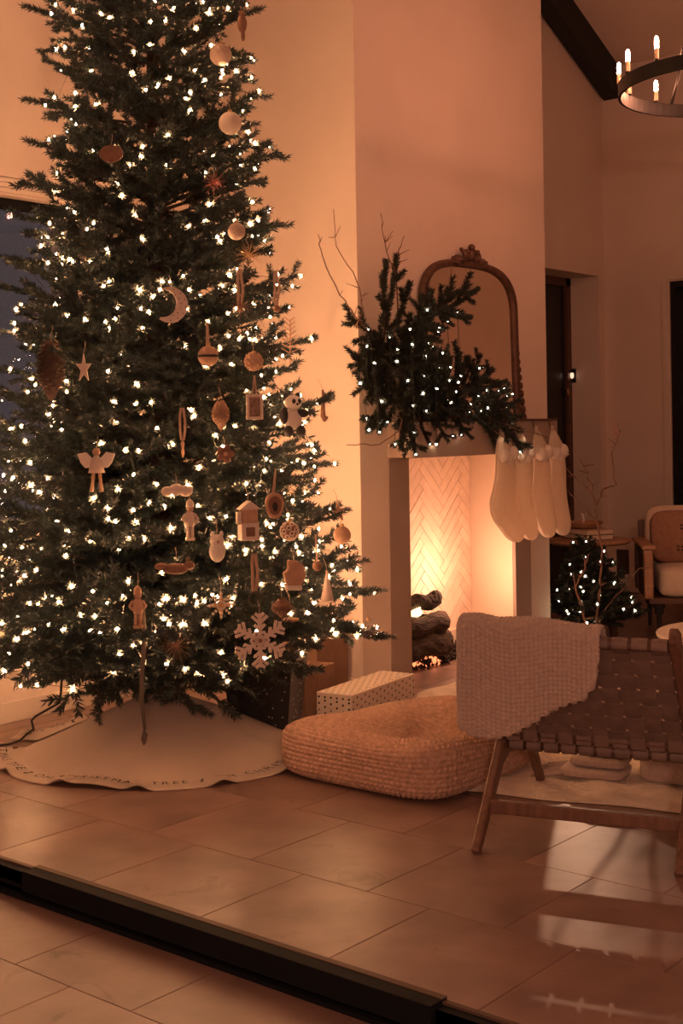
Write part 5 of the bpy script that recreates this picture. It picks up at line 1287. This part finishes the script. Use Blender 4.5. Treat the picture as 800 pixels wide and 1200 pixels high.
# ================================================================== jute pouf
PX, PY, PH = -3.33, 4.42, 0.235
po = thing('jute_pouf', (PX, PY, 0), 'square braided jute floor pouf with a dented top', 'pouf')
def super_table(e, h0, h1, lo, hi, n=4000):      # equal-length steps along a superellipse
    t = np.linspace(lo, hi, n); x = h0 * np.sign(np.cos(t)) * np.abs(np.cos(t)) ** e; y_ = h1 * np.sign(np.sin(t)) * np.abs(np.sin(t)) ** e
    d_ = np.concatenate([[0], np.cumsum(np.hypot(np.diff(x), np.diff(y_)))]); return t, d_ / d_[-1]
E1, E2 = 0.36, 0.40
TU = super_table(E1, 0.43, 0.40, 0, 2 * PI); TV = super_table(E2, 0.41, PH / 2, -PI / 2, PI / 2)
def pouf(u, v):
    sp = lambda t, k: math.copysign(abs(t) ** k, t)
    a = float(np.interp(u, TU[1], TU[0])); b_ = float(np.interp(v, TV[1], TV[0]))
    cx_, sx_ = sp(math.cos(a), E1), sp(math.sin(a), E1)
    hx_, hy2, hz = 0.43, 0.40, PH / 2
    cb_, sb_ = sp(max(0, math.cos(b_)), E2), sp(math.sin(b_), E2)
    x, y_, z = hx_ * cb_ * cx_, hy2 * cb_ * sx_, hz * sb_ + hz
    if sb_ > 0:
        dx, dy = (x - 0.10) / 0.21, (y_ - 0.02) / 0.19; z -= 0.125 * math.exp(-(dx * dx + dy * dy)) * min(1, sb_ * 1.4)
        z += 0.022 * math.sin(x * 7 + 1) * math.sin(y_ * 6) * min(1, sb_ * 1.4) - 0.045 * max(0, -x / 0.43) * sb_ + 0.025 * max(0, y_ / 0.4) * sb_
    rings = 52; q = v * rings; dq = q - math.floor(q); per = 120
    w = u * per + 0.5 * (int(math.floor(q)) % 2) + 0.45 * dq * (1 if int(math.floor(q)) % 2 else -1); dw = w - math.floor(w)
    k = 0.011 * (math.sin(PI * dq) * math.sin(PI * dw)) ** 0.55
    n_ = Vector((x / hx_ ** 2 * abs(cb_) ** 2, y_ / hy2 ** 2 * abs(cb_) ** 2, (z - hz) / hz ** 2 * (abs(sb_) ** 3 + 0.02))); n_.normalize()
    return (PX + x + n_.x * k, PY + y_ + n_.y * k, max(0.002, z + n_.z * k))
MB().grid(pouf, 700, 330, cu=True).build('cover', 'jute', po, smooth=True, fix=False)

# ================================================================== throw and cushions lying on the rug behind the chair
fc = Vector((-2.62, 4.74))
ft = thing('fringed_throw', (fc.x, fc.y, 0.02), 'folded cream knitted throw with fringe lying on the rug', 'throw blanket', 0.25)
for k in range(3):
    cush((0.02 * k, 0.01 * k, 0.03 + 0.042 * k), (0.13 - 0.018 * k, 0.11 - 0.012 * k, 0.022), 'knit_beige', 'fold', ft, 0.55, 18)
fr = MB(); rg = random.Random(31)
for k in range(16):
    yy = -0.11 + 0.014 * k; fr.tube([(-0.11, yy, 0.03), (-0.17, yy + rg.uniform(-.01, .01), 0.016), (-0.22 + rg.uniform(-.02, .02), yy + rg.uniform(-.02, .02), 0.008)], 0.005, 5)
fr.build('fringe', 'knit_beige', ft, local=True, smooth=True)
fk = Vector((-2.30, 4.90)); kc = thing('knit_cushion', (fk.x, fk.y, 0.02), 'square beige knitted cushion beside the fringed throw', 'cushion', 0.3)
cush((0, 0, 0.09), (0.17, 0.14, 0.085), 'knit_beige', 'cover', kc, 0.35, 20)

# ================================================================== chandelier
HX, HY, HZ, HR = -2.637, 6.261, 3.11, 0.56
chd = thing('chandelier', (HX, HY, HZ), 'round black iron ring chandelier with candle bulbs', 'chandelier')
MB().lathe([(HR - 0.014, HZ - 0.034), (HR, HZ - 0.034), (HR, HZ + 0.034), (HR - 0.014, HZ + 0.034), (HR - 0.014, HZ - 0.034)], 72, (HX, HY, 0), cap=False).build('ring', 'iron', chd, smooth=False)
NCA = 15
for k in range(NCA):
    a = 2 * PI * (k + 0.60) / NCA; x, y_ = HX + (HR - 0.007) * math.cos(a), HY + (HR - 0.007) * math.sin(a)
    MB().lathe([(0.013, HZ + 0.034), (0.013, HZ + 0.044), (0.011, HZ + 0.044)], 10, (x, y_, 0)).build('socket', 'iron', chd)
    MB().lathe([(0.0105, HZ + 0.044), (0.0105, HZ + 0.094)], 10, (x, y_, 0)).build('candle_sleeve', 'candle_sleeve', chd)
    MB().lathe([(0.0095, HZ + 0.094), (0.0100, HZ + 0.13), (0.008, HZ + 0.146), (0.002, HZ + 0.152)], 10, (x, y_, 0)).build('bulb', 'bulb_candle', chd, smooth=True)
for k in range(3):
    a = 2 * PI * k / 3 - 1.60; MB().tube([(HX + (HR - 0.007) * math.cos(a), HY + (HR - 0.007) * math.sin(a), HZ + 0.03), (HX, HY, HZ + 1.05)], 0.008, 8).build('rod', 'iron', chd)
MB().tube([(HX, HY, HZ + 1.03), (HX, HY, ceil_z(HY))], 0.009, 8).build('chain', 'iron', chd)

# ================================================================== small wall fittings
vt = thing('wall_vent', (-5.345, WB, 0.15), 'dark rectangular vent low on the wall beside the armchair', 'vent')
MB().box(-5.402, WB - 0.012, 0.15, -5.288, WB, 0.36).build('frame', 'vent', vt, bevel=0.003)
for k in range(8): MB().box(-5.394, WB - 0.017, 0.168 + 0.0225 * k, -5.296, WB - 0.011, 0.180 + 0.0225 * k).build('slat', 'vent', vt)
sw = thing('keypad', (-5.39, WB, 1.33), 'small wall keypad with glowing red dots', 'keypad')
MB().box(-5.425, WB - 0.01, 1.31, -5.355, WB, 1.42).build('plate', 'plaster', sw, bevel=0.003)
d = MB()
for k in range(5):
    for s in (-1, 1): d.box(-5.39 + s * 0.009 - 0.003, WB - 0.012, 1.325 + 0.019 * k, -5.39 + s * 0.009 + 0.003, WB - 0.0095, 1.331 + 0.019 * k)
d.build('indicator', 'red_led', sw)
